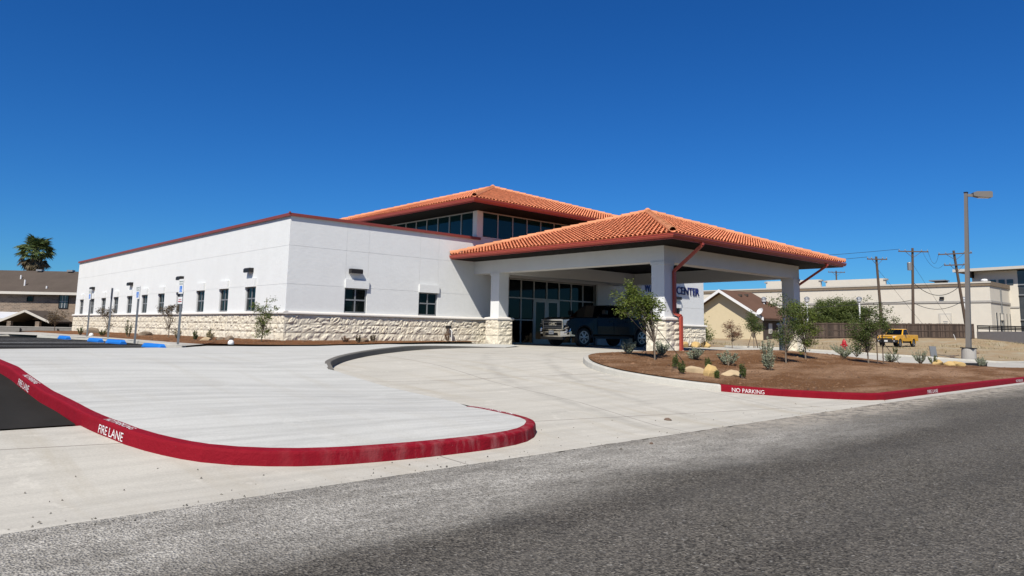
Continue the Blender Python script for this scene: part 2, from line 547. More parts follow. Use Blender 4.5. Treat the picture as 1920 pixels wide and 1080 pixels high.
class MB:
    def __init__(s):
        s.v, s.f = [], []
    def add(s, vs, fs):
        b = len(s.v)
        s.v += [tuple(x) for x in vs]
        s.f += [tuple(i + b for i in f) for f in fs]
        return s
    def box(s, x0, x1, y0, y1, z0, z1):
        x0, x1 = min(x0, x1), max(x0, x1)
        y0, y1 = min(y0, y1), max(y0, y1)
        z0, z1 = min(z0, z1), max(z0, z1)
        return s.add([(x0, y0, z0), (x1, y0, z0), (x1, y1, z0), (x0, y1, z0), (x0, y0, z1), (x1, y0, z1), (x1, y1, z1), (x0, y1, z1)],
                     [(3, 2, 1, 0), (4, 5, 6, 7), (0, 1, 5, 4), (1, 2, 6, 5), (2, 3, 7, 6), (3, 0, 4, 7)])
    def obox(s, c, ax, ay, az, hx, hy, hz):
        c, ax, ay, az = Vector(c), Vector(ax).normalized(), Vector(ay).normalized(), Vector(az).normalized()
        vs = [c + ax * (hx * i) + ay * (hy * j) + az * (hz * k) for k in (-1, 1) for (i, j) in ((-1, -1), (1, -1), (1, 1), (-1, 1))]
        return s.add(vs, [(3, 2, 1, 0), (4, 5, 6, 7), (0, 1, 5, 4), (1, 2, 6, 5), (2, 3, 7, 6), (3, 0, 4, 7)])
    def bar(s, a, b, w, h, upv=(0, 0, 1)):
        a, b = Vector(a), Vector(b)
        d = (b - a).normalized()
        sd = d.cross(Vector(upv))
        if sd.length < 1e-4:
            sd = d.cross(Vector((1, 0, 0)))
        sd.normalize()
        return s.obox((a + b) / 2, d, sd, sd.cross(d), (b - a).length / 2, w / 2, h / 2)
    def tube(s, pts, rad, n=6, caps=True):
        pts = [Vector(p) for p in pts]
        if not hasattr(rad, '__len__'):
            rad = [rad] * len(pts)
        b = len(s.v)
        for i, p in enumerate(pts):
            d = (pts[min(i + 1, len(pts) - 1)] - pts[max(i - 1, 0)])
            if d.length < 1e-6:
                d = Vector((0, 0, 1))
            d.normalize()
            a = d.cross(Vector((0, 0, 1)) if abs(d.z) < .9 else Vector((1, 0, 0))).normalized()
            c = d.cross(a)
            for k in range(n):
                t = 2 * math.pi * k / n
                s.v.append(tuple(p + (a * math.cos(t) + c * math.sin(t)) * rad[i]))
        for i in range(len(pts) - 1):
            for k in range(n):
                k2 = (k + 1) % n
                s.f.append((b + i * n + k, b + i * n + k2, b + (i + 1) * n + k2, b + (i + 1) * n + k))
        if caps:
            s.f.append(tuple(b + k for k in reversed(range(n))))
            s.f.append(tuple(b + (len(pts) - 1) * n + k for k in range(n)))
        return s
    def lathe(s, prof, n=16, c=(0, 0, 0), axis='Z'):
        b = len(s.v)
        for r, z in prof:
            for k in range(n):
                t = 2 * math.pi * k / n
                q = (r * math.cos(t), r * math.sin(t), z)
                if axis == 'Y':
                    q = (q[0], z, q[1])
                if axis == 'X':
                    q = (z, q[0], q[1])
                s.v.append((q[0] + c[0], q[1] + c[1], q[2] + c[2]))
        for i in range(len(prof) - 1):
            for k in range(n):
                k2 = (k + 1) % n
                s.f.append((b + i * n + k, b + i * n + k2, b + (i + 1) * n + k2, b + (i + 1) * n + k))
        s.f.append(tuple(b + k for k in reversed(range(n))))
        s.f.append(tuple(b + (len(prof) - 1) * n + k for k in range(n)))
        return s
    def prism(s, poly, d):
        d = Vector(d)
        n = len(poly)
        a = [Vector(p) for p in poly]
        vs = a + [p + d for p in a]
        fs = [tuple(reversed(range(n))), tuple(range(n, 2 * n))] + [(i, (i + 1) % n, n + (i + 1) % n, n + i) for i in range(n)]
        return s.add(vs, fs)
    def mesh(s, name, m, smooth=False, recalc=True):
        me = bpy.data.meshes.new(name)
        me.from_pydata(s.v, [], s.f)
        me.update()
        if recalc:
            bm = bmesh.new()
            bm.from_mesh(me)
            bmesh.ops.recalc_face_normals(bm, faces=bm.faces)
            bm.to_mesh(me)
            bm.free()
        if smooth:
            me.shade_smooth()
        if m is not None:
            me.materials.append(m)
        return me
    def build(s, name, m, parent=None, smooth=False, loc=(0, 0, 0), recalc=True):
        o = bpy.data.objects.new(name, s.mesh(name, m, smooth, recalc))
        o.location = loc
        return link(o, parent)

def inst(me, name, parent=None, loc=(0, 0, 0), rot=(0, 0, 0), scale=(1, 1, 1)):
    o = bpy.data.objects.new(name, me)
    o.location, o.rotation_euler, o.scale = loc, rot, scale
    return link(o, parent)

def copy_tree(o, parent=None):
    c = o.copy()
    COL.objects.link(c)
    if parent is not None:
        c.parent = parent
    for ch in list(o.children):
        copy_tree(ch, c)
    return c

def text_mesh(body, size, extrude=0.0, bold=0.0, space=1.0):
    cu = bpy.data.curves.new('lettering', 'FONT')
    cu.body, cu.size, cu.extrude, cu.offset, cu.space_character = body, size, extrude, bold, space
    o = bpy.data.objects.new('lettering', cu)
    COL.objects.link(o)
    bpy.context.view_layer.update()
    me = bpy.data.meshes.new_from_object(o.evaluated_get(bpy.context.evaluated_depsgraph_get()))
    bpy.data.objects.remove(o)
    bpy.data.curves.remove(cu)
    return me

def bevel_mesh(me, w, seg=2, ang=30):
    bm = bmesh.new()
    bm.from_mesh(me)
    bmesh.ops.remove_doubles(bm, verts=bm.verts, dist=1e-5)
    es = [e for e in bm.edges if len(e.link_faces) == 2 and e.calc_face_angle(0) > R(ang)]
    bmesh.ops.bevel(bm, geom=es, offset=w, segments=seg, profile=.6, affect='EDGES', clamp_overlap=True)
    bm.to_mesh(me)
    bm.free()

# ---------------------------------------------------------------- terrain
def ssm(t):
    t = min(max(t, 0.), 1.)
    return t * t * (3 - 2 * t)
def itp(x, xs, ys):
    return float(np.interp(x, xs, ys))
def gh(X, Y):
    a, b = ssm((X + 4) / 7), ssm((X - 15) / 12)
    zl = itp(Y, [-19.2, -17, -14, -11.6, -8, -3, 0, 30, 60], [-.9, -.66, -.5, -.27, -.14, -.07, -.02, -.05, -1.0])
    zr = itp(Y, [-19.2, -14.6, -12.6, -10.5, -6, 0, 30, 60], [-.9, -.44, -.17, -.05, .02, .02, 0, -1.0])
    zf = itp(Y, [-19, -15, -11, -7, -2, 5, 20, 60], [-.9, -.72, -.45, -.3, -.16, 0, .2, .3])
    zf += 1.0 * ssm((X - 60) / 30) * ssm((Y + 14) / 10)
    return (zl * (1 - a) + zr * a) * (1 - b) + zf * b

def sheet(name, poly, mat, off=0.0, zf=None, cell=1.0, rough=0.0):
    zf = zf or gh
    bm = bmesh.new()
    vs, _, fs, _, _, _ = delaunay_2d_cdt([Vector(p) for p in poly], [], [list(range(len(poly)))], 1, 1e-5)
    bv = [bm.verts.new((v.x, v.y, 0)) for v in vs]
    for f in fs:
        bm.faces.new([bv[i] for i in f])
    xs = [p[0] for p in poly]; ys = [p[1] for p in poly]
    for ax, lo, hi in ((0, min(xs), max(xs)), (1, min(ys), max(ys))):
        k = math.floor(lo / cell) + 1
        while k * cell < hi:
            co = [0, 0, 0]; no = [0, 0, 0]
            co[ax] = k * cell; no[ax] = 1
            bmesh.ops.bisect_plane(bm, geom=bm.verts[:] + bm.edges[:] + bm.faces[:], plane_co=co, plane_no=no)
            k += 1
    if rough:
        bmesh.ops.subdivide_edges(bm, edges=[e for e in bm.edges if e.calc_length() > .35], cuts=1, use_grid_fill=True)
        bmesh.ops.triangulate(bm, faces=bm.faces)
    for v in bm.verts:
        z = zf(v.co.x, v.co.y) + off
        if rough and not v.is_boundary:
            z += rough * (noise.noise(Vector((v.co.x * 1.3, v.co.y * 1.3, 0))) + .6 * noise.noise(Vector((v.co.x * 4, v.co.y * 4, 3))))
        v.co.z = z
    bmesh.ops.recalc_face_normals(bm, faces=bm.faces)
    for f in bm.faces:
        if f.normal.z < 0:
            f.normal_flip()
    me = bpy.data.meshes.new(name)
    bm.to_mesh(me)
    bm.free()
    me.shade_smooth()
    me.materials.append(mat)
    return kind(link(bpy.data.objects.new(name, me)), 'structure')

def spline(pts, step=.25):
    P = [Vector((p[0], p[1], 0)) for p in pts]
    P = [P[0] * 2 - P[1]] + P + [P[-1] * 2 - P[-2]]
    out = []
    for i in range(1, len(P) - 2):
        n = max(1, int((P[i + 1] - P[i]).length / step))
        for k in range(n):
            t = k / n
            a, b, c, d = P[i - 1], P[i], P[i + 1], P[i + 2]
            q = .5 * ((2 * b) + (c - a) * t + (2 * a - 5 * b + 4 * c - d) * t * t + (3 * b - 3 * c + d - a) * t ** 3)
            out.append((q.x, q.y))
    out.append((P[-2].x, P[-2].y))
    return out

# kerb lines, read off the ground
KL = spline([(-10.5, -4.3), (-10.48, -8), (-10.42, -11.2), (-10.38, -13.0), (-10.3, -15.0), (-10.27, -16.1), (-10.18, -17.0), (-9.98, -17.7), (-9.6, -18.35),
             (-9.05, -18.75), (-8.4, -18.98), (-7.6, -19.09), (-6.8, -19.13), (-6.0, -19.11), (-5.35, -18.98), (-4.85, -18.65), (-4.58, -18.2), (-4.47, -17.5), (-4.45, -16.7)])
KB = spline([(-4.46, -11.95), (-4.38, -11.65), (-4.0, -11.05), (-3.1, -9.95), (-2.0, -8.95), (-.7, -8.05), (1.0, -7.1), (2.6, -6.5), (4.3, -6.05), (6.2, -5.8)])
KR_W = spline([(8.9, -11.15), (7.9, -11.2), (6.35, -11.38), (4.9, -11.62), (3.9, -11.95), (3.0, -12.55), (2.35, -13.3), (2.08, -14.1), (2.08, -14.9), (2.25, -15.7), (2.55, -16.4), (2.97, -16.95)])
KR_R = spline([(2.97, -16.95), (3.57, -17.5), (4.59, -18.17), (5.8, -18.78), (6.6, -19.07)]) + spline([(7.02, -19.13), (12, -19.08), (25, -19.02), (70, -18.95)], 1.0)

WB = []
for i, p in enumerate(KL):
    d_end = sum(math.dist(KL[j], KL[j + 1]) for j in range(i, len(KL) - 1))
    WB.append((p, min(1.0, d_end / 2.0) * min(1.0, .28 + abs(p[1] + 4.3) / 4)))
for i, p in enumerate(KB):
    d0 = sum(math.dist(KB[j], KB[j + 1]) for j in range(0, i))
    d1 = sum(math.dist(KB[j], KB[j + 1]) for j in range(i, len(KB) - 1))
    WB.append((p, min(1, .25 + d0 / .5) * min(.95, d1 / 6.0)))
for k in range(12):
    WB.append(((-4.45, -16.7 + k * .4), 0.03))
for k in range(13):
    WB.append(((-10.3 + .45 * k, -4.25 + .07 * k), .28))
for p in ((-3.6, -2.1), (-2, -2.9), (-.4, -3.45), (1.4, -3.3), (4, -2.5), (7, -1.6), (9, -1.2)):
    WB.append((p, .25))
WP = np.array([p for p, _ in WB]); WV = np.array([w for _, w in WB])
def raise_w(X, Y):
    d = (WP[:, 0] - X) ** 2 + (WP[:, 1] - Y) ** 2 + 1e-4
    k = d ** -1.6
    return float((k * WV).sum() / k.sum())
def plaza_z(X, Y):
    return gh(X, Y) + .15 * raise_w(X, Y) + .006

def path_frame(path):
    P = [Vector((p[0], p[1], 0)) for p in path]
    out = []
    for i in range(len(P)):
        a = P[i] - P[i - 1] if i else P[1] - P[0]
        b = P[i + 1] - P[i] if i < len(P) - 1 else a
        a.normalize(); b.normalize()
        t = (a + b).normalized()
        n = Vector((-t.y, t.x, 0))
        k = 1 / max(.5, math.sqrt(max(.0, (1 + a.dot(b)) / 2)))
        out.append((P[i], n * k))
    return out

def kerb(name, path, zb, zt, mat, width=.15):
    fr = path_frame(path)
    mb = MB()
    n = 0
    for p, nm in fr:
        b, tp = zb(p.x, p.y), zt(p.x, p.y)
        hgt = max(tp - b, .004)
        r = min(.03, hgt * .4)
        for off, z in ((0, b - .12), (0, b), (.012, tp - r), (.018, tp - r * .35), (.035, tp), (width, tp + .002), (width, b - .12)):
            q = p + nm * off
            if off == width and z > b:
                z = zt(q.x, q.y) + .001
            mb.v.append((q.x, q.y, z))
        n += 1
    m = 7
    for i in range(n - 1):
        for k in range(m - 1):
            mb.f.append((i * m + k, i * m + k + 1, (i + 1) * m + k + 1, (i + 1) * m + k))
    mb.f.append(tuple(range(m)))
    mb.f.append(tuple((n - 1) * m + k for k in reversed(range(m))))
    return kind(mb.build(name, mat), 'structure')

def kerb_text(body, path, start, length, zb, zt, mat, parent, top=False, hgt=.095):
    fr = path_frame(path)
    cum = [0]
    for i in range(len(path) - 1):
        cum.append(cum[-1] + math.dist(path[i], path[i + 1]))
    i0 = min(range(len(path)), key=lambda i: math.dist(path[i], start))
    s0 = cum[i0]
    me = text_mesh(body, 1.0, 0, .002)
    xs = [v.co.x for v in me.vertices]; ys = [v.co.y for v in me.vertices]
    x0, x1, y0, y1 = min(xs), max(xs), min(ys), max(ys)
    for v in me.vertices:
        s = s0 + (v.co.x - x0) / (x1 - x0) * length
        k = max(0, min(len(cum) - 2, int(np.searchsorted(cum, s)) - 1))
        t = (s - cum[k]) / max(1e-6, cum[k + 1] - cum[k])
        p = fr[k][0].lerp(fr[k + 1][0], t); nm = fr[k][1].lerp(fr[k + 1][1], t)
        b, tp = zb(p.x, p.y), zt(p.x, p.y)
        yy = (v.co.y - y0) / (y1 - y0)
        if top:
            q = p + nm * (.045 + .085 * yy)
            v.co = (q.x, q.y, tp + .005)
        else:
            hh = .018 + yy * hgt
            q = p + nm * (.012 * hh / .13 - .005)
            v.co = (q.x, q.y, b + hh)
    me.materials.clear()
    me.materials.append(mat)
    return link(bpy.data.objects.new('lettering', me), parent)

# ---- the sheets
def base_ground():
    def axis(lo, hi, st):
        a = list(np.arange(lo, hi + .1, st))
        return [-2500, -1200, -600, -300, -150] + a + [hi + 60, hi + 200, hi + 500, hi + 1200, hi + 2500]
    xs, ys = axis(-80, 140, 2.0), axis(-60, 110, 2.0)
    mb = MB()
    for y in ys:
        for x in xs:
            z = gh(x, y) - .06
            if x > 30 and y > -14:
                z += .05 * noise.noise(Vector((x * .35, y * .35, 0))) + .03 * noise.noise(Vector((x * 1.1, y * 1.1, 5)))
            mb.v.append((x, y, z))
    w = len(xs)
    for j in range(len(ys) - 1):
        for i in range(w - 1):
            mb.f.append((j * w + i, j * w + i + 1, (j + 1) * w + i + 1, (j + 1) * w + i))
    return kind(mb.build('ground', MT['dirt'], smooth=True), 'structure')
base_ground()
RE = [(-300, -22.9), (-40, -20.35), (-20, -20.05), (-11.6, -19.9), (-8.75, -19.82), (-2.62, -19.68), (6.2, -19.46), (10, -19.42), (30, -19.36), (70, -19.3), (300, -19.0)]
REJ = []
for k in range(500):
    x = -16 + k * .06
    amp = .012 + .05 * ssm((x + 10) / 4)
    y = itp(x, [p[0] for p in RE], [p[1] for p in RE])
    REJ.append((x, y - .02 + amp * (noise.noise(Vector((x * 2.1, 3, 0))) + .7 * noise.noise(Vector((x * 7.5, 9, 0))))))
rd = [(-300, -34), (300, -34)] + [p for p in reversed(RE) if p[0] > 14.1] + REJ[::-1] + [p for p in reversed(RE) if p[0] < -16.1]
sheet('road', rd, MT['road'], .0, lambda x, y: -.892, 5.0)
KL_S = [p for p in KL if not (p[1] > -16.05 and p[0] < -9)]
DRIVE = [(-60, -20.66)] + RE[1:7] + [(7.02, -19.10), (6.3, -18.6), (5.8, -15), (14, -13), (20.2, -12.6), (21, -14), (26, -14.0), (27.6, -15.0), (28.3, -16.6), (40, -17.4), (40.4, -14.6),
        (36.6, -13.2), (34.6, -10.8), (33.6, -7.5), (33.5, -4.5), (32.6, -1.4), (30.5, -.6), (29.4, -.5), (9.4, -.2), (9.1, -1.25), (9.2, -2.9), (8.0, -4.6)] + KB[::-1] + KL_S[::-1] + [(-60, -16.05)]
sheet('driveway', DRIVE, MT['drive'], .0, lambda x, y: max(gh(x, y), -.896))
sheet('gutter', [(6.2, -19.46), (10, -19.42), (30, -19.36), (70, -19.3), (70, -18.93), (7.03, -19.11)], MT['kerbc'], .003, lambda x, y: -.9, 2.0)
sheet('parking_lot', [(-60, -16.05), (-10.3, -16.0), (-10.35, -4.6), (-4.85, -3.5), (-5.0, -.4), (-4.82, 2.6), (-5.0, 6), (-5.4, 9.2), (-5.9, 12.2), (-6.5, 15.5), (-60, 24)], MT['lot'], .0)
sheet('sidewalk', [(-4.83, -3.45), (-3.75, -2.2), (-4.35, -.35), (-4.15, 6.9), (-3.85, 16), (-3.7, 23.5), (-60, 31), (-60, 24), (-6.5, 15.6), (-5.88, 12.2), (-5.38, 9.2), (-4.98, 6), (-4.80, 2.6), (-4.98, -.4)], MT['walk'], .10)
sheet('sidewalk', [(28.2, -16.4), (40, -17.4), (120, -17.6), (120, -15.0), (40.4, -14.62), (34.0, -13.0)], MT['walk'], .012, lambda x, y: max(gh(x, y), -.88))

def inset(path, d):
    return [((p + n * d).x, (p + n * d).y) for p, n in path_frame(path)]
plaza = inset(KL, .12) + [(-4.45, -16.2), (-4.45, -14), (-4.46, -12.2)] + inset(KB, .12) + [(8.0, -4.6), (9.2, -2.9), (9.1, -1.25), (7, -1.65), (4, -2.55), (1.4, -3.3), (-.4, -3.45), (-2, -2.9), (-3.65, -2.15), (-4.85, -3.42), (-10.35, -4.28)]
sheet('plaza_paving', plaza, MT['plaza'], .0, plaza_z, .5)
def kt(w=1.0):
    return lambda x, y: gh(x, y) + .15 * w
klz = lambda x, y: gh(x, y) + .15 * raise_w(x, y) + .010
kerb('kerb', spline([(-4.85, -3.36), (-6.5, -3.62), (-8.5, -3.95), (-10.5, -4.28)], .4), gh, klz, MT['kerbc'], .14)
k1 = kerb('red_kerb', KL, gh, klz, MT['redkerb'])
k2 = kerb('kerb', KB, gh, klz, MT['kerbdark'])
k3 = kerb('kerb', KR_W, gh, kt(), MT['kerbc'])
def kr_b(x, y):
    return max(gh(x, y), -.9)
k4 = kerb('red_kerb', KR_R, kr_b, lambda x, y: kr_b(x, y) + .155, MT['redkerb'])
kerb('kerb', spline([(-60, 24.0), (-6.5, 15.6), (-5.9, 12.2), (-5.4, 9.2), (-5.0, 6), (-4.82, 2.6), (-5.0, -.4), (-4.84, -3.3)], .6)[::1], gh, lambda x, y: gh(x, y) + .11, MT['kerbc'], .14)
kerb('kerb', spline([(30.5, -.5), (32.6, -1.35), (33.5, -4.5), (33.6, -7.5), (34.6, -10.8), (36.6, -13.2), (40.4, -14.55), (60, -14.9), (110, -15.0)], .6), gh, lambda x, y: gh(x, y) + .10, MT['kerbc'], .15)

def m_stencil():
    m, t, b = new_mat('worn_stencil_paint')
    p = pos(t)
    c = mixc(t, ramp(t, noi(t, p, 60, 4, .8), .50, .66), (.82, .81, .80), (.40, .12, .13))
    setc(t, b, c)
    b.inputs['Roughness'].default_value = .8
    return m
MT['stencil'] = m_stencil()
# painted kerb lettering
kerb_text('FIRE LANE', KL, (-10.24, -16.62), .60, gh, klz, MT['stencil'], k1)
kerb_text('NO PARKING', KL, (-10.24, -16.62), .66, gh, klz, MT['stencil'], k1, top=True)
kerb_text('FIRE LANE', KL, (-10.40, -12.45), .75, gh, klz, MT['stencil'], k1)
kerb_text('NO PARKING', KL, (-10.40, -12.45), .85, gh, klz, MT['stencil'], k1, top=True)
kerb_text('NO PARKING FIRE LANE', KL, (-4.52, -17.9), 1.15, gh, klz, MT['stencil'], k1, top=True)
kbb = lambda x, y: kr_b(x, y) + .155
kerb_text('NO PARKING', KR_R, (3.14, -17.12), .78, kr_b, kbb, MT['stencil'], k4)
kerb_text('FIRE LANE', KR_R, (10.45, -19.09), .85, kr_b, kbb, MT['stencil'], k4)
kerb_text('NO PARKING', KR_R, (19.2, -19.05), .95, kr_b, kbb, MT['stencil'], k4)

# beds
isl = inset(KR_W, .148) + inset(KR_R, .148)[1:] + [(70, -18.2), (40, -17.62), (30, -16.9), (28.2, -16.4), (27.6, -15.3), (26, -14.35), (21.2, -14.25), (20.1, -13), (19.6, -11.4), (15, -11.2), (12, -11.3), (10.1, -11.35)]
def isl_z(x, y):
    d = min(1.0, max(0, (y + 19) / 3.0))
    return max(gh(x, y), -.9) + .125 + .05 * d
sheet('mulch_bed', isl, MT['mulch'], .0, isl_z, .8, .018)
bed = [(-4.32, -.3), (-3.72, -2.1), (-2.0, -2.8), (-.4, -3.38), (1.4, -3.24), (4, -2.5), (7, -1.6), (9.15, -1.1), (9.2, .05), (.05, .05), (.05, 34), (-3.6, 34), (-3.72, 23), (-3.85, 16), (-4.13, 6.9)]
sheet('mulch_bed', bed, MT['mulch_b'], .085, lambda x, y: gh(x, y) + .05 * ssm((min(abs(x + 4.2), abs(y + 3.2)) / 1.5)), .8, .02)
sheet('mulch_bed', [(20.6, -.25), (29.4, -.45), (30.4, -.5), (30.4, 6), (28.9, 6), (28.9, .05), (20.6, .05)], MT['mulch_b'], .05, None, .8, .01)
mk = MB()
for yy in (-1.4, 1.35, 1.9, 4.1, 6.8, 9.5):
    xa, xb = -10.0, -5.35 if yy < 7 else -6.0
    zs = [gh(xa + (xb - xa) * k / 4, yy) + .006 for k in range(5)]
    for k in range(4):
        x0, x1 = xa + (xb - xa) * k / 4, xa + (xb - xa) * (k + 1) / 4
        mk.add([(x0, yy - .05, zs[k]), (x1, yy - .05, zs[k + 1]), (x1, yy + .05, zs[k + 1]), (x0, yy + .05, zs[k])], [(0, 1, 2, 3)])
kind(mk.build('road_marking', MT['whitepaint']), 'structure')

# ================================================================ the clinic
H, HB = 4.97, 1.24
clinic = thing('clinic_building', 'low white stucco building with limestone base, red tile roofs and a porte cochere', 'building')
rough_i = 0
def stone_mesh(seed, nx=9, nz=5):
    rr = random.Random(seed)
    mb = MB()
    off = rr.random() * 50
    for j in range(nz + 1):
        for i in range(nx + 1):
            x, z = i / nx, j / nz
            e = min(i, nx - i, j, nz - j)
            d = .030 + rr.uniform(-.005, .005) if e == 0 else   .042 + .036 * noise.noise(Vector((x * 4.0 + off, z * 2.4, off))) + .03 * noise.noise(Vector((x * 9 + off, z * 5, off + 9))) + rr.uniform(-.012, .016)
            jx = 0 if i in (0, nx) else rr.uniform(-.35, .35) / nx
            jz = 0 if j in (0, nz) else rr.uniform(-.3, .3) / nz
            mb.v.append((x + jx, -d, z + jz))
    for j in range(nz):
        for i in range(nx):
            a = j * (nx + 1) + i
            mb.f.append((a, a + 1, a + nx + 2, a + nx + 1))
    b = len(mb.v)
    mb.v += [(0, .05, 0), (1, .05, 0), (1, .05, 1), (0, .05, 1)]
    c = [0, nx, (nz + 1) * (nx + 1) - 1, nz * (nx + 1)]
    mb.f.append(tuple([b + 1, b] + list(range(0, nx + 1))))
    mb.f.append(tuple([b, b + 3] + [k * (nx + 1) for k in range(nz, -1, -1)]))
    mb.f.append(tuple([b + 2, b + 1] + [k * (nx + 1) + nx for k in range(nz + 1)]))
    mb.f.append(tuple([b + 3, b + 2] + [nz * (nx + 1) + k for k in range(nx, -1, -1)]))
    return mb.mesh('stone_block', MT['stone'])
STONES = [stone_mesh(s) for s in range(14)]
COURSES = [(-.06, .425), (.437, .755), (.767, 1.135)]
def stone_run(parent, p0, dvec, length, z0=0.0, seed=0, wmin=.38, wmax=.98):
    """three courses of rock-faced blocks; the face looks to the right hand side of dvec"""
    rr = random.Random(seed)
    ang = math.atan2(dvec[1], dvec[0])
    for ci, (za, zb) in enumerate(COURSES):
        s = 0.0
        while s < length - 1e-6:
            w = rr.uniform(wmin, wmax)
            if length - s - w < wmin * .7:
                w = length - s
            o = inst(rr.choice(STONES), 'stone_block', parent, (p0[0] + dvec[0] * s, p0[1] + dvec[1] * s, za + z0 * (1 if ci else 1)), (0, 0, ang),
                     (w - .006, rr.uniform(.85, 1.15), zb - za))
            s += w

# -- walls: core, then panels 15 mm apart so that the joints are real
def wall_box(name, *b, m='stucco', parent=clinic):
    return MB().box(*b).build(name, MT[m], parent)
core = MB()
core.box(.14, 9.3, .14, 30, -.3, 4.6).box(.14, 9.3, 30, 33.4, -.3, 4.6)
core.box(9.3, 13, .6, 13, -.3, 4.7).box(13, 28.5, .6, 12, -.3, 4.7)
core.build('inner_wall', MT['mortar'], clinic)
g2 = .004
WINY = [3.32 + 2.85 * k for k in range(11)]
WINX = [(2.52, 3.57), (6.20, 7.23)]
J1, J2 = 2.305, 3.80
L = 33.57
# left wall, lowest row between windows
ed = [.0] + [e for y in WINY for e in (y - .5, y + .5)] + [L]
for k in range(0, len(ed), 2):
    wall_box('wall_panel', 0, .13, ed[k], ed[k + 1], HB, J1 - g2)
for a, b in ((0.0, 12.0), (12.0, 23.2), (23.2, L)):
    wall_box('wall_panel', 0, .0115, a, b - g2, J1 + g2, J2 - g2)
    wall_box('wall_panel', 0, .0115, a, b - g2, J2 + g2, H)
# front wall
ex = [.132] + [e for w in WINX for e in w] + [9.32]
for k in range(0, len(ex), 2):
    wall_box('wall_panel', ex[k], ex[k + 1], 0, .13, HB, J1 - g2)
ex2 = [.0118, 2.52, 3.57, 6.20, 7.23, 9.32]
for k in range(5):
    wall_box('wall_panel', ex2[k] + (0 if k == 0 else g2), ex2[k + 1] - g2, 0, .0115, J1 + g2, J2 - g2)
    wall_box('wall_panel', ex2[k] + (0 if k == 0 else g2), ex2[k + 1] - g2, 0, .0115, J2 + g2, H)
wall_box('wall_backing', .012, .13, .012, L - .131, J1 - g2 + .001, H - .002)
wall_box('wall_backing', .1305, 9.32, .012, .13, J1 - g2 + .001, H - .002)
# far end + entrance block + wing
wall_box('wall_panel', .14, 9.3, L - .13, L, -.2, H)
wall_box('wall_panel', 9.32, 10.95, 0, .13, -.1, 5.05)
wall_box('wall_panel', 10.95, 18.22, 0, .13, 3.27, 5.05)
wall_box('wall_panel', 18.22, 20.2, 0, .13, -.1, 5.05)
wall_box('wall_panel', 20.2 + g2, 22.72, 0, .13, -.1, 5.05)
wall_box('wall_panel', 22.72, 25.0, 0, .13, HB, H)
wall_box('wall_panel', 25.0, 26.1, 0, .13, J1, H)
wall_box('wall_panel', 26.1, 28.74, 0, .13, HB, J1 - g2)
wall_box('wall_panel', 26.1 + g2, 28.74, 0, .13, J1 + g2, H)
wall_box('wall_panel', 28.62, 28.74, .132, 12, HB, H)
# limestone base
base_l = MB().box(-.03, .13, 0, L + .03, -.3, 1.135).build('stone_base', MT['mortar'], clinic)
stone_run(base_l, (-.035, L + .08), (0, -1), L + .17, seed=3)
base_f = MB().box(.131, 10.3, -.03, .129, -.3, 1.135).build('stone_base', MT['mortar'], clinic)
stone_run(base_f, (-.06, -.035), (1, 0), 10.3, seed=5)
base_w = MB().box(20.3, 28.79, -.03, .129, -.3, 1.135).build('stone_base', MT['mortar'], clinic)
stone_run(base_w, (20.3, -.035), (1, 0), 8.52, seed=8)
base_e = MB().box(28.741, 28.80, .13, 12, -.3, 1.135).build('stone_base', MT['mortar'], clinic)
def band_prof(mb, a, b, nrm):
    a, b, nrm = Vector(a), Vector(b), Vector(nrm)
    pr = [(-.05, 1.138), (.135, 1.138), (.15, 1.155), (.15, 1.20), (.125, 1.235), (.02, 1.262), (-.05, 1.262)]
    n = len(pr)
    vs = [a + nrm * p + Vector((0, 0, z)) for p, z in pr] + [b + nrm * p + Vector((0, 0, z)) for p, z in pr]
    mb.add(vs, [tuple(reversed(range(n))), tuple(range(n, 2 * n))] + [(i, (i + 1) % n, n + (i + 1) % n, n + i) for i in range(n)])
def band_run(p0, d, nrm, length, seg=1.85, parent=clinic):
    s = 0
    d = Vector(d)
    while s < length - .01:
        e = min(length, s + seg)
        mb = MB()
        band_prof(mb, Vector(p0) + d * (s + .002), Vector(p0) + d * (e - .002), nrm)
        mb.build('sill_band', MT['band'], parent)
        s = e
band_run((0, L + .15, 0), (0, -1, 0), (-1, 0, 0), L + .30, 2.8)
band_run((0.002, 0, 0), (1, 0, 0), (0, -1, 0), 10.2)
band_run((20.3, 0, 0), (1, 0, 0), (0, -1, 0), 8.59)
# coping
cp = MB().box(-.07, .26, -.07, L + .05, H + .002, H + .085).box(-.085, -.05, -.085, L + .05, H - .035, H + .085)
cp.box(-.10, -.055, -.10, .0, H + .06, H + .125)
cp.build('coping', MT['coping'], clinic)
cp = MB().box(.262, 9.62, -.07, .26, H + .002, H + .085).box(-.049, 9.62, -.085, -.05, H - .035, H + .085)
cp.build('coping', MT['coping'], clinic)
MB().box(22.8, 28.85, -.07, .26, H + .002, H + .085).build('coping', MT['coping'], clinic)
MB().box(.27, 9.3, .27, 33.4, 4.602, 4.64).build('flat_roof', MT['roofmem'], clinic)

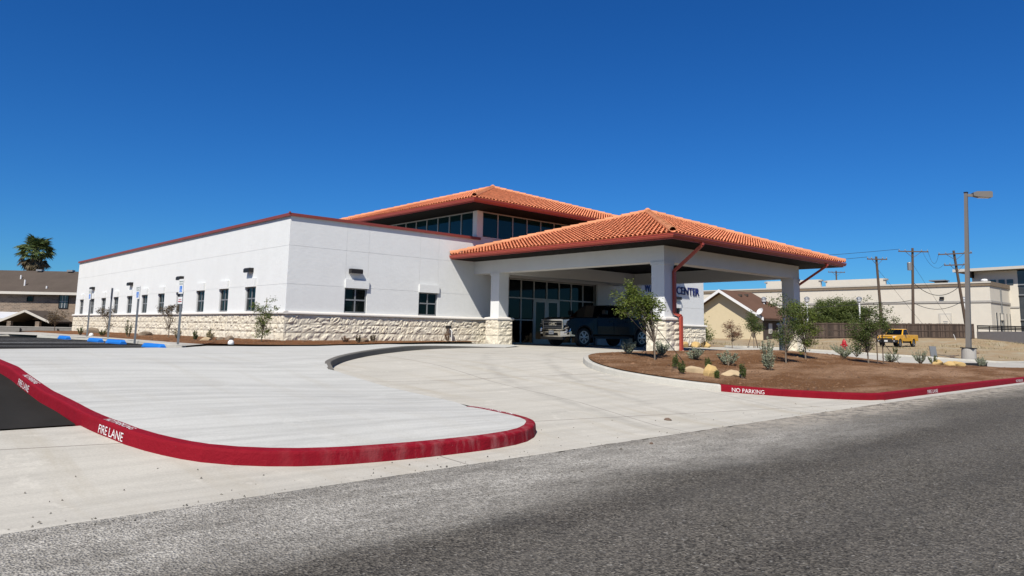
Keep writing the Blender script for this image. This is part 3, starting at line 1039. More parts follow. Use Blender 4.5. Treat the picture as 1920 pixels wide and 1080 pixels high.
# windows
def window(face, c, w, z0, z1, hood=True, glass='glass'):
    """face 'L' looks to -X, 'F' to -Y; recessed in the wall, divided in four"""
    def bx(mb, a0, a1, d0, d1, za, zb):
        if face == 'L':
            mb.box(d0, d1, a0, a1, za, zb)
        else:
            mb.box(a0, a1, d0, d1, za, zb)
        return mb
    a, b = c - w / 2, c + w / 2
    t = .055
    f = MB()
    bx(f, a, a + t, .055, .125, z0, z1); bx(f, b - t, b, .055, .125, z0, z1)
    bx(f, a + t, b - t, .055, .125, z0, z0 + t); bx(f, a + t, b - t, .055, .125, z1 - t, z1)
    bx(f, c - .028, c + .028, .06, .125, z0 + t, z1 - t)
    zm = (z0 + z1) / 2 + .02
    bx(f, a + t, c - .028, .06, .125, zm - .028, zm + .028); bx(f, c + .028, b - t, .06, .125, zm - .028, zm + .028)
    fr = f.build('window', MT['frame'], clinic)
    for p0, p1 in ((a + t, c - .028), (c + .028, b - t)):
        for q0, q1 in ((z0 + t, zm - .028), (zm + .028, z1 - t)):
            bx(MB(), p0, p1, .085, .10, q0, q1).build('pane', MT[glass], fr)
    if hood:
        hb = bx(MB(), a - .03, b + .04, -.085, -.001, z1 - .01, z1 + .34)
        o = hb.build('window_hood', MT['stucco'], clinic)
    return fr
for y in WINY:
    window('L', y, .985, HB + .025, J1 - .02)
for a, b in WINX:
    window('F', (a + b) / 2, b - a - .01, HB + .025, J1 - .02)
window('F', 25.55, 1.08, HB + .025, J1 - .02)

# wall pack lamps
def wall_lamp(face, c, z):
    w, d, h_ = .27, .22, .185
    prof = [(0, z), (0, z + h_), (-d * .8, z + h_), (-d, z + h_ * .75), (-d, z + .01), (-d + .02, z)]
    if face == 'L':
        mb = MB().prism([(p, c - w, q) for p, q in prof], (0, 2 * w, 0))
        lens = MB().box(-d + .03, -.02, c - w + .03, c + w - .03, z - .012, z - .001)
    else:
        mb = MB().prism([(c - w, p, q) for p, q in prof], (2 * w, 0, 0))
        lens = MB().box(c - w + .03, c + w - .03, -d + .03, -.02, z - .012, z - .001)
    o = mb.build('wall_lamp', MT['bronze'], clinic)
    lens.build('lens', MT['lampglass'], o)
for y in (3.42, 11.75, 20.25, 28.85):
    wall_lamp('L', y, 2.88)
wall_lamp('F', 2.93, 2.88)
wall_lamp('F', 25.72, 2.78)

# storefront under the canopy
MX = [10.95, 11.75, 12.62, 13.52, 14.45, 15.38, 16.32, 17.25, 18.2]
sf = MB()
FY0, FY1 = .20, .31
for i, x in enumerate(MX):
    sf.box(x - .03, x + .03, FY0, FY1, -.1, 3.265)
for zz in (3.235, 2.31):
    for i in range(8):
        sf.box(MX[i] + .03, MX[i + 1] - .03, FY0 + .004, FY1, zz - .03, zz + .03)
for i in (0, 1, 2, 5, 6, 7):
    sf.box(MX[i] + .03, MX[i + 1] - .03, FY0 + .004, FY1, 1.19, 1.25)
    sf.box(MX[i] + .03, MX[i + 1] - .03, FY0 + .004, FY1, .0, .09)
stf = sf.build('storefront', MT['clear_frame'], clinic)
for i in range(8):
    zs = [(2.34, 3.205)] + ([] if i in (3, 4) else [(1.25, 2.28), (.09, 1.19)])
    for z0, z1 in zs:
        MB().box(MX[i] + .03, MX[i + 1] - .03, FY0 + .05, FY0 + .065, z0, z1).build('pane', MT['glass'], stf)
for i in (3, 4):
    a, b = MX[i] + .035, MX[i + 1] - .035
    dm = MB().box(a, a + .11, .205, .25, .02, 2.27).box(b - .11, b, .205, .25, .02, 2.27).box(a + .11, b - .11, .205, .25, .02, .27).box(a + .11, b - .11, .205, .25, 2.15, 2.27)
    dr = dm.build('door', MT['clear_frame'], clinic)
    MB().box(a + .11, b - .11, .222, .235, .27, 2.15).build('pane', MT['glass'], dr)
    hx = b - .14 if i == 3 else a + .14
    MB().tube([(hx, .205, .95), (hx, .14, .95), (hx, .14, 1.35), (hx, .205, 1.35)], .014, 6).build('handle', MT['alloy'], dr)
MB().box(10.9, 18.3, .34, .36, -.1, 3.3).build('lobby_backing', MT['soffit'], clinic)  # plain dark sheet closing off the space behind the panes
# clerestory
def clerestory():
    cx0, cx1, cy1, z0, z1 = 9.46, 22.72, 13.2, 5.06, 6.30
    mb = MB().box(cx0 - .06, cx0 + .30, -.04, .28, z0, z1 + .04)
    mb.box(cx1 - .3, cx1, -.03, .28, z0, z1 + .04)
    mb.box(cx0, cx0 + .2, .283, cy1, z0 - .5, z0 + .04)
    mb.box(cx0 + .303, cx1 - .303, -.03, .2, z0, z0 + .05)
    mb.build('clerestory_post', MT['stucco'], clinic)
    fr = MB()
    xs = [cx0 + .34 + .99 * k for k in range(13)]
    ys = [.33 + .955 * k for k in range(14)]
    for x in xs:
        fr.box(x - .025, x + .025, .02, .1, z0 + .05, z1)
    for y in ys:
        fr.box(cx0 + .02, cx0 + .1, y - .025, y + .025, z0 + .04, z1)
    fr.box(cx0 + .31, cx1 - .31, .015, .1, z1 + .001, z1 + .05).box(cx0 + .015, cx0 + .1, .29, cy1, z1 + .001, z1 + .05)
    o = fr.build('clerestory_window', MT['clear_frame'], clinic)
    for i in range(12):
        MB().box(xs[i] + .025, xs[i + 1] - .025, .06, .075, z0 + .052, z1 - .002).build('pane', MT['glass_teal'], o)
    for i in range(13):
        MB().box(cx0 + .06, cx0 + .075, ys[i] + .025, ys[i + 1] - .025, z0 + .042, z1 - .002).build('pane', MT['glass_teal'], o)
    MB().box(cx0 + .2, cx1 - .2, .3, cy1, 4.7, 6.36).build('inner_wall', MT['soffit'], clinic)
clerestory()

# hip roofs with barrel tiles
def tile_field(corners, apex, mb, exposure=.36, spacing=.20):
    apex = Vector(apex)
    n = len(corners)
    for k in range(n):
        A, B = Vector(corners[k]), Vector(corners[(k + 1) % n])
        u = (B - A).normalized()
        w = (B - A).length
        foot = A + u * (apex - A).dot(u)
        v = (apex - foot)
        vl = v.length
        v.normalize()
        nm = u.cross(v)
        if nm.z < 0:
            nm = -nm
        ap = (apex - A).dot(u)
        cols = int(w / spacing)
        for c in range(cols):
            uc = (c + .5) * w / cols
            vm = vl * (uc / ap if uc < ap else (w - uc) / (w - ap))
            rows = int((vm - .02) / exposure) + 1
            for r in range(rows):
                v0 = -.07 + r * exposure + random.uniform(-.008, .008)
                v1 = min(v0 + exposure + .06, vm + .05)
                if v1 - v0 < .12:
                    continue
                jit = random.uniform(-.006, .006)
                ring = []
                for (vv, rad, lift) in ((v0, .082, .050), (v1, .068, .000)):
                    for q in range(6):
                        a = math.pi * q / 5
                        p = A + u * (uc + jit + rad * math.cos(a)) + v * vv + nm * (lift + rad * .82 * math.sin(a))
                        ring.append(p)
                mb.add(ring, [(q, q + 1, q + 7, q + 6) for q in range(5)])

def ridge_mesh():
    mb = MB()
    for (x, r, lift) in ((0, .135, .022), (.46, .120, .0)):
        for rr_, q in ((r, 0), (r - .022, 0)):
            for k in range(9):
                a = math.pi * k / 8 * 1.16 - .25
                mb.v.append((x, rr_ * math.cos(a), rr_ * math.sin(a) * .95 + lift))
    for k in range(8):
        mb.f.append((k, k + 1, 18 + k + 1, 18 + k))
        mb.f.append((9 + k + 1, 9 + k, 27 + k, 27 + k + 1))
        mb.f.append((k + 1, k, 9 + k, 9 + k + 1))
    return mb.mesh('ridge_tile', MT['ridge'])
RIDGE = ridge_mesh()

def hip_roof(x0, x1, y0, y1, z, apex, hips, soffit_in):
    cs = [(x0, y0, z), (x1, y0, z), (x1, y1, z), (x0, y1, z)]
    mb = MB().add([Vector(c) for c in cs] + [Vector(apex)], [(0, 1, 4), (1, 2, 4), (2, 3, 4), (3, 0, 4)])
    mb.add([Vector(c) - Vector((0, 0, .03)) for c in cs], [(3, 2, 1, 0)])
    roof = mb.build('roof', MT['tile_pan'], clinic, recalc=False)
    tb = MB()
    tile_field(cs, apex, tb)
    kind(tb.build('roof_tiles', MT['tile'], roof, recalc=False), 'stuff')
    for hi in hips:
        a, b = Vector(cs[hi]), Vector(apex)
        d = (b - a)
        ln = d.length
        d.normalize()
        ang = math.atan2(d.y, d.x)
        pit = -math.asin(d.z)
        k = int(ln / .40)
        for i in range(k):
            p = a + d * (-.02 + i * ln / k) + Vector((0, 0, .075))
            inst(RIDGE, 'ridge_tile', roof, p, (0, pit, ang), (1, 1, random.uniform(.95, 1.05)))
    MB().lathe([(.02, 0), (.17, .01), (.15, .10), (.06, .17), (.0, .18)], 10, (apex[0], apex[1], apex[2] + .08)).build('ridge_cap', MT['ridge'], roof)
    # fascia, gutter, soffit
    gx0, gx1, gy0, gy1 = x0 - .0, x1 + .0, y0 - .0, y1
    ft = MB()
    ft.box(x0 + .03, x1 - .03, y0 + .03, y0 + .06, z - .19, z - .035).box(x0 + .03, x1 - .03, y1 - .06, y1 - .03, z - .19, z - .035)
    ft.box(x0 + .03, x0 + .06, y0 + .061, y1 - .061, z - .19, z - .035).box(x1 - .06, x1 - .03, y0 + .061, y1 - .061, z - .19, z - .035)
    ft.build('fascia', MT['redmetal'], roof)
    gt = MB()
    pr = [(0, -.005), (-.115, -.005), (-.115, -.028), (-.10, -.034), (-.098, -.075), (-.065, -.14), (-.01, -.145)]
    A = [(x0 + .028, y0 + .028), (x1 - .028, y0 + .028), (x1 - .028, y1 - .028), (x0 + .028, y1 - .028)]
    cen = Vector(((x0 + x1) / 2, (y0 + y1) / 2, 0))
    m = len(pr)
    for cx, cy in A:
        sx, sy = (1 if cx > cen.x else -1), (1 if cy > cen.y else -1)
        for p, q in pr:
            gt.v.append((cx - sx * p, cy - sy * p, z + q))
    for c in range(4):
        d = (c + 1) % 4
        for k in range(m):
            gt.f.append((c * m + k, c * m + (k + 1) % m, d * m + (k + 1) % m, d * m + k))
    gt.build('gutter', MT['redmetal'], roof)
    sx0, sx1, sy0, sy1, sz = soffit_in
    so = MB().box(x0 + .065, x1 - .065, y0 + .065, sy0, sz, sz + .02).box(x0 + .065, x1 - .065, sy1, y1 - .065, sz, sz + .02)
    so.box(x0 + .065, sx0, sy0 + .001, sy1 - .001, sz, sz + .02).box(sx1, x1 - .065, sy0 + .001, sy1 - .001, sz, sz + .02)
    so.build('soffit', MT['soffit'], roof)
    return roof
roof_c = hip_roof(7.90, 21.42, -12.20, -.02, 4.05, (14.66, -6.1, 6.20), (0, 1, 3), (9.33, 19.76, -10.81, -.03, 3.862))
roof_u = hip_roof(7.93, 24.3, -1.57, 14.8, 6.58, (16.1, 6.6, 9.25), (0, 1, 3), (9.47, 22.7, .0, 13.2, 6.37))
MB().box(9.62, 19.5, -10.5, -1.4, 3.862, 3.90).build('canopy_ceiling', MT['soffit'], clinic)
MB().box(8.1, 8.42, -.62, -.30, 4.06, 4.20).build('roof_vent', MT['frame'], clinic)
# beams
bm_ = MB().box(9.32, 9.89, -10.82, .0, 3.276, 3.86).box(19.2, 19.77, -10.82, .0, 3.276, 3.86)
bm_.box(9.891, 19.199, -10.82, -10.25, 3.276, 3.86).box(9.891, 19.199, -1.82, -1.25, 3.276, 3.86)
bm_.build('canopy_beam', MT['stucco'], clinic)
# columns
def column(x0, y0, s=.57, seed=0):
    x1, y1 = x0 + s, y0 + s
    c = MB().box(x0, x1, y0, y1, 1.2, 3.16).box(x0 - .03, x1 + .03, y0 - .03, y1 + .03, 3.161, 3.275)
    col = c.build('column', MT['stucco'], clinic)
    b = .115
    MB().box(x0 - b, x1 + b, y0 - b, y1 + b, -.30, 1.135).build('column_base', MT['mortar'], col)
    bs = [o for o in clinic.children if o.name.startswith('column')]
    w = s + 2 * b
    stone_run(col, (x0 - b - .02, y0 - b - .005), (1, 0), w + .04, seed=seed, wmin=.8, wmax=1.2)
    stone_run(col, (x0 - b - .005, y1 + b + .02), (0, -1), w + .04, seed=seed + 1, wmin=.8, wmax=1.2)
    stone_run(col, (x1 + b + .005, y0 - b - .02), (0, 1), w + .04, seed=seed + 2, wmin=.8, wmax=1.2)
    k = b + .09
    cap = MB()
    rings = [(k - .02, 1.138), (k, 1.16), (k, 1.21), (k - .03, 1.245), (.02, 1.275)]
    for e, z in rings:
        cap.v += [(x0 - e, y0 - e, z), (x1 + e, y0 - e, z), (x1 + e, y1 + e, z), (x0 - e, y1 + e, z)]
    for i in range(len(rings) - 1):
        for q in range(4):
            cap.f.append((i * 4 + q, i * 4 + (q + 1) % 4, i * 4 + 4 + (q + 1) % 4, i * 4 + 4 + q))
    cap.f += [(3, 2, 1, 0), tuple(len(rings) * 4 - 4 + q for q in range(4))]
    cap.build('column_cap', MT['band'], col)
    MB().box(x0 - b - .02, x1 + b + .02, y0 - b - .02, y1 + b + .02, -.32, .02).build('footing', MT['conc'], col)
column(9.32, -1.82, seed=21)
column(9.32, -10.82, seed=25)
column(19.2, -10.82, seed=29)
column(19.2, -1.82, seed=33)
# downspouts
def downspout(pts, seg_w):
    o = None
    for i in range(len(pts) - 1):
        mb = MB().bar(pts[i], pts[i + 1], seg_w[i], seg_w[i] * .8, (0, 1, .01))
        q = mb.build('downspout' if o is None else 'pipe_section', MT['redmetal'], clinic if o is None else o)
        o = o or q
    return o
downspout([(9.70, -12.18, 3.93), (9.70, -12.18, 3.80), (9.84, -10.89, 2.95), (9.84, -10.89, 1.42), (9.84, -11.16, 1.30), (9.84, -11.16, .02), (9.96, -11.42, -.06)], [.12, .12, .12, .12, .12, .13, .13])
downspout([(19.64, -12.18, 3.93), (19.64, -12.18, 3.80), (19.84, -10.72, 2.98), (19.84, -10.72, 1.42), (20.06, -10.72, 1.30), (20.06, -10.72, -.1)], [.12, .12, .12, .12, .12, .12])
# raised letters on the wing wall
def wall_word(word, x0, x1, z0, z1, y=-.001):
    me = text_mesh(word, 1, 0, .012)
    xs = [v.co.x for v in me.vertices]
    tot = max(xs) - min(xs); mn = min(xs)
    bpy.data.meshes.remove(me)
    adv = mn
    for k, ch in enumerate(word):
        full = text_mesh(word[:k + 1], 1, .022, .012)
        single = text_mesh(ch, 1, .022, .012)
        fx = max(v.co.x for v in full.vertices); sx = max(v.co.x for v in single.vertices)
        ys = [v.co.y for v in single.vertices]
        for v in single.vertices:
            X = x0 + (v.co.x + fx - sx - mn) / tot * (x1 - x0)
            Z = z0 + v.co.y / .70 * (z1 - z0)
            v.co = (X, y - .026 + v.co.z * -1.0, Z)
        bm = bmesh.new(); bm.from_mesh(single)
        bmesh.ops.recalc_face_normals(bm, faces=bm.faces)
        bm.to_mesh(single); bm.free()
        single.materials.clear(); single.materials.append(MT['blue_letter'])
        link(bpy.data.objects.new('letter', single), clinic)
        bpy.data.meshes.remove(full)
wall_word('CENTER', 25.72, 28.2, 3.13, 3.60)
wall_word('WA', 22.45, 23.35, 3.13, 3.60)
# roof-top unit seen between parapet and upper roof
MB().box(5.0, 6.6, 5.2, 6.8, 4.64, 5.62).box(4.95, 5.3, 5.15, 5.5, 5.621, 5.80).build('roof_unit', MT['whiteroof'], clinic)
MB().lathe([(.02, 0), (.16, .03), (.20, .13), (.14, .24), (.02, .28)], 10, (7.3, 5.6, 4.98)).lathe([(.06, 0), (.06, .4)], 8, (7.3, 5.6, 4.62)).build('roof_vent', MT['whitepaint'], clinic)
MB().tube([(7.75, -.45, .05), (7.75, -.45, .62), (7.75, -.3, .70)], .022, 6).build('drain_pipe', MT['whitepaint'], clinic)
MB().box(7.68, 7.82, -.33, -.10, .70, .84).build('pipe_shadow_block', MT['bronze'], clinic)  # dark box standing in for the slanting shadow above the pipe

# ================================================================ pickups
def pickup(root, P, paint):
    W2, fx, rx, xf, xr, wr = P['w'] / 2, P['fx'], P['rx'], P['xf'], P['xr'], P['wr']
    zh1, zh2, zbed, sill = P['zh1'], P['zh2'], P['zbed'], P['sill']
    ra = wr * 1.17
    arc = lambda c: [(c + ra * math.cos(a), wr + ra * math.sin(a)) for a in [R(-6 + 192 * k / 12) for k in range(13)]]
    poly = [(xr, sill + .08), (xr - .01, zbed - .05), (xr + .04, zbed), (P['cabr'] - .03, zbed), (P['cowl'], zh1), (xf - .45, zh2 + .03), (xf - .16, zh2 - .03), (xf - .04, zh2 - .16), (xf, zh2 - .45), (xf - .03, sill + .02)]
    fa = arc(fx); fa = [p for p in fa if p[1] >= sill - .02]
    rb = arc(rx); rb = [p for p in rb if p[1] >= sill - .02]
    poly += fa + rb
    bm = bmesh.new()
    vs = [bm.verts.new((x, -W2, z)) for x, z in poly]
    f = bm.faces.new(vs)
    ex = bmesh.ops.extrude_face_region(bm, geom=[f])
    for g in ex['geom']:
        if isinstance(g, bmesh.types.BMVert):
            g.co.y = W2
    bmesh.ops.recalc_face_normals(bm, faces=bm.faces)
    es = [e for e in bm.edges if len(e.link_faces) == 2 and e.calc_face_angle(0) > R(40) and any(len(q.verts) > 12 for q in e.link_faces)]
    bmesh.ops.bevel(bm, geom=es, offset=.05, segments=3, profile=.6, affect='EDGES', clamp_overlap=True)
    for v in bm.verts:
        if v.co.z > sill + .45:
            v.co.y *= 1 - .06 * min(1, (v.co.z - sill - .45) / .5)
        if v.co.x > xf - .55:
            v.co.y *= 1 - .07 * ((v.co.x - xf + .55) / .55) ** 2
    bmesh.ops.triangulate(bm, faces=bm.faces)
    me = bpy.data.meshes.new('body')
    bm.to_mesh(me); bm.free()
    me.materials.append(paint)
    body = link(bpy.data.objects.new('body', me), root)
    # greenhouse
    c0, c1, t0, t1, zr = P['cabr'], P['cowl'] - .05, P['roofr'], P['rooff'], P['zroof']
    zb = zbed - .06
    yb, yt = W2 * .93, W2 * .74
    cab = MB().add([(c0, -yb, zb), (c1, -yb, zh1 - .05), (c1, yb, zh1 - .05), (c0, yb, zb), (t0, -yt, zr), (t1, -yt, zr - .03), (t1, yt, zr - .03), (t0, yt, zr)],
                   [(3, 2, 1, 0), (4, 5, 6, 7), (0, 1, 5, 4), (1, 2, 6, 5), (2, 3, 7, 6), (3, 0, 4, 7)])
    cm = cab.mesh('cab', paint)
    bevel_mesh(cm, .07, 3, 20)
    link(bpy.data.objects.new('cab', cm), root)
    A = lambda s, u, v: (Vector((c0, s * yb, zb)).lerp(Vector((c1, s * yb, zh1 - .05)), u)).lerp(Vector((t0, s * yt, zr)).lerp(Vector((t1, s * yt, zr - .03)), u), v)
    for s in (-1, 1):
        for (u0, u1, u2, u3) in P['swin']:
            q = [A(s, u0, .10), A(s, u1, .10), A(s, u3, .88), A(s, u2, .88)]
            nrm = (q[1] - q[0]).cross(q[3] - q[0]).normalized()
            if nrm.y * s < 0:
                nrm = -nrm
            MB().add([p + nrm * .012 for p in q] + [p - nrm * .03 for p in q], [(0, 1, 2, 3), (0, 1, 5, 4), (1, 2, 6, 5), (2, 3, 7, 6), (3, 0, 4, 7)]).build('side_window', MT['carglass'], root)
    if P.get('chrome'):
        for s in (-1, 1):
            ln = [A(s, .97, .06), A(s, .95, .90), A(s, .06, .91), A(s, .05, .06)]
            MB().tube([p + Vector((0, s * .02, 0)) for p in ln], .016, 5).build('window_trim', MT['chrome'], root)
            MB().tube([p + Vector((0, s * .022, 0)) for p in (A(s, .97, .05), A(s, .04, .05))], .014, 5).build('window_trim', MT['chrome'], root)
    F = lambda yy, v: Vector((c1, yy * yb, zh1 - .05)).lerp(Vector((t1, yy * yt, zr - .03)), v)
    q = [F(-.88, .06), F(.88, .06), F(.90, .90), F(-.90, .90)]
    nrm = (q[1] - q[0]).cross(q[3] - q[0]).normalized()
    nrm = nrm if nrm.x > 0 else -nrm
    MB().add([p + nrm * .012 for p in q] + [p - nrm * .03 for p in q], [(0, 1, 2, 3), (0, 1, 5, 4), (1, 2, 6, 5), (2, 3, 7, 6), (3, 0, 4, 7)]).build('windshield', MT['carglass'], root)
    # wheels
    tw = P['tw']
    tp = [(wr * .62, -tw / 2 + .02), (wr * .9, -tw / 2), (wr * .985, -tw / 2 + .03), (wr, -tw / 4), (wr, tw / 4), (wr * .985, tw / 2 - .03), (wr * .9, tw / 2), (wr * .62, tw / 2 - .02)]
    tyre = MB().lathe(tp, 28, axis='Y').mesh('wheel', MT['black'], smooth=False)
    rb_ = MB().lathe([(wr * .66, -.02), (wr * .66, .035), (wr * .60, .035), (wr * .585, -.02)], 24, axis='Y')
    rb_.lathe([(.02, -.02), (.075, -.02), (.075, .04), (.02, .05)], 10, axis='Y')
    for k in range(P['spokes']):
        for dd in (-.11, .11):
            a = 2 * math.pi * k / P['spokes'] + dd * .5
            a2 = 2 * math.pi * k / P['spokes'] + dd * 1.4
            rb_.bar((.05 * math.cos(a), .015, .05 * math.sin(a)), (wr * .6 * math.cos(a2), .01, wr * .6 * math.sin(a2)), .035, .045, (0, 1, 0))
    rim = rb_.mesh('rim', MT['alloy'])
    hub = MB().lathe([(.02, -.05), (wr * .62, -.05), (wr * .62, -.03), (.02, -.03)], 20, axis='Y').mesh('brake_disc', MT['darkplastic'])
    for x in (fx, rx):
        for s in (-1, 1):
            w = inst(tyre, 'wheel', root, (x, s * (W2 - tw / 2 - .005), wr))
            inst(rim, 'rim', w, (0, s * (tw / 2 - .05), 0), (0, 0, 0 if s > 0 else math.pi))
            inst(hub, 'brake_disc', w, (0, s * (tw / 2 - .06), 0), (0, 0, 0 if s > 0 else math.pi))
    # dark well / underbody
    MB().box(xr + .15, xf - .25, -W2 + .22, W2 - .22, sill - .1, sill + .35).build('underbody', MT['darkplastic'], root)
    # doors: proud skins with shut lines, handles, mirrors
    for s in (-1, 1):
        for (d0, d1) in P['doors']:
            y0 = s * (W2 - .012)
            dz0, dz1 = sill + .07, zbed - .10
            k = W2 * .06
            vs = [(d0, y0 + s * .016, dz0), (d1, y0 + s * .016, dz0), (d1, y0 + s * .016, dz0 + .36), (d1, y0 + s * .016 - s * k * .7, dz1), (d0, y0 + s * .016 - s * k * .7, dz1), (d0, y0 + s * .016, dz0 + .36)]
            vs2 = [(x, y - s * .05, z) for x, y, z in vs]
            d = MB().add(vs + vs2, [(0, 1, 2, 5), (5, 2, 3, 4), (0, 1, 7, 6), (1, 2, 8, 7), (2, 3, 9, 8), (3, 4, 10, 9), (4, 5, 11, 10), (5, 0, 6, 11)]).build('door', paint, root)
            hx = d0 + .14
            MB().box(hx - .09, hx + .09, y0 - s * k * .5 + s * .012, y0 - s * k * .5 + s * .05, dz1 - .13, dz1 - .085).build('handle', MT[P['trim']], d)
        m = MB().box(P['mirx'] - .09, P['mirx'] + .05, s * (W2 - .02), s * (W2 + .24), zbed + .08, zbed + .30)
        mm = m.mesh('mirror', MT[P['mirror']])
        bevel_mesh(mm, .035, 2)
        link(bpy.data.objects.new('mirror', mm), root)
        for c in (fx, rx):
            pts = [(c + ra * 1.02 * math.cos(a), s * (W2 + .002 - .02), wr + ra * 1.02 * math.sin(a)) for a in [R(-4 + 188 * q / 14) for q in range(15)]]
            MB().tube(pts, .028, 5).build('wheel_arch', paint if P['flare'] is None else MT[P['flare']], root)
    return body

def truck_dark():
    root = thing('pickup_truck', 'dark four-door pickup truck with chrome grille parked in the shade under the canopy', 'pickup truck', (13.88, -3.87, gh(13.9, -4)), math.pi - R(5))
    P = dict(w=2.06, fx=1.95, rx=-1.80, xf=2.88, xr=-2.95, wr=.42, zh1=1.33, zh2=1.27, zbed=1.36, sill=.50, cabr=-1.05, cowl=1.25, roofr=-.88, rooff=.35, zroof=1.93, tw=.28,
             spokes=6, doors=((.12, 1.12), (-.92, .08)), mirx=.82, mirror='truckpaint', trim='truckpaint', flare='darkplastic', chrome=True, swin=((.50, .94, .52, .93), (.07, .46, .10, .48)))
    pickup(root, P, MT['truckpaint'])
    x = 2.88
    gf = MB()
    for (a, b, c, d) in ((-.66, .66, 1.12, 1.20), (-.66, .66, .70, .77), (-.72, -.62, .72, 1.18), (.62, .72, .72, 1.18)):
        gf.box(x - .04, x + .055, a, b, c, d)
    g = gf.mesh('grille', MT['chrome']); bevel_mesh(g, .012, 2)
    grille = link(bpy.data.objects.new('grille', g), root)
    MB().box(x - .05, x + .012, -.62, .62, .77, 1.12).build('grille_mesh', MT['black'], grille)
    for z in (.83, .90, 1.06):
        MB().box(x + .012, x + .045, -.60, .60, z - .012, z + .012).build('grille_bar', MT['frame'], grille)
    me = text_mesh('GMC', .19, .012, .008)
    xs = [v.co.x for v in me.vertices]; mid = (min(xs) + max(xs)) / 2
    for v in me.vertices:
        v.co = (x + .045 + v.co.z, (v.co.x - mid) * 1.25, .925 + v.co.y)
    me.materials.clear(); me.materials.append(MT['chrome'])
    link(bpy.data.objects.new('emblem', me), grille)
    for s in (-1, 1):
        h_ = MB().add([(x + .02, s * .73, .93), (x + .02, s * .73, 1.17), (x - .08, s * .93, 1.19), (x - .38, s * .985, 1.19), (x - .34, s * .985, 1.04), (x - .08, s * .95, .96),
                       (x - .12, s * .70, .93), (x - .12, s * .70, 1.17)], [(0, 1, 2, 5), (2, 3, 4, 5), (1, 7, 3, 2), (0, 5, 4, 6), (0, 6, 7, 1)])
        hl = h_.build('headlight', MT['lampglass'], root)
        MB().box(x - .05, x + .024, s * .78, s * .88, .98, 1.02).build('lamp_bar', MT['chrome'], hl)
        cs = MB().tube([(x - .02, s * .74, .74), (x + .03, s * .80, .80), (x - .04, s * .95, .86), (x - .12, s * .985, .80), (x - .10, s * .985, .68), (x - .0, s * .90, .60), (x + .05, s * .78, .58)], .032, 6)
        cs.build('fog_lamp_surround', MT['chrome'], root)
        MB().box(x - .12, x - .005, s * .80, s * .93, .66, .78).build('fog_lamp', MT['lampglass'], root)
        MB().box(-.9, 1.3, s * .90, s * 1.02, .36, .42).build('side_step', MT['darkplastic'], root)
    bp = MB().add([(x + .10, -.60, .42), (x + .12, -.60, .66), (x + .12, .60, .66), (x + .10, .60, .42), (x - .10, -.99, .46), (x - .08, -.99, .68), (x - .08, .99, .68), (x - .10, .99, .46),
                   (x - .2, -.6, .42), (x - .2, .6, .42), (x - .45, -1.0, .46), (x - .45, -1.0, .62), (x - .45, 1.0, .62), (x - .45, 1.0, .46)],
                  [(0, 3, 2, 1), (4, 0, 1, 5), (3, 7, 6, 2), (10, 4, 5, 11), (7, 13, 12, 6), (0, 4, 10, 8), (7, 3, 9, 13), (1, 2, 6, 12, 11, 5), (8, 9, 3, 0)])
    bm_ = bp.build('bumper', MT['chrome'], root)
    MB().box(x + .09, x + .118, -.42, .42, .47, .60).build('lower_grille', MT['black'], bm_)
    MB().box(x - .05, x + .10, -.75, .75, .30, .42).build('air_dam', MT['darkplastic'], bm_)
    MB().box(x + .119, x + .135, -.155, .155, .53, .69).build('license_plate', MT['plate'], bm_)
    for zz in (.575, .60, .625):
        MB().box(x + .1351, x + .137, -.11, .11, zz - .006, zz + .006).build('plate_print', MT['frame'], bm_)
truck_dark()

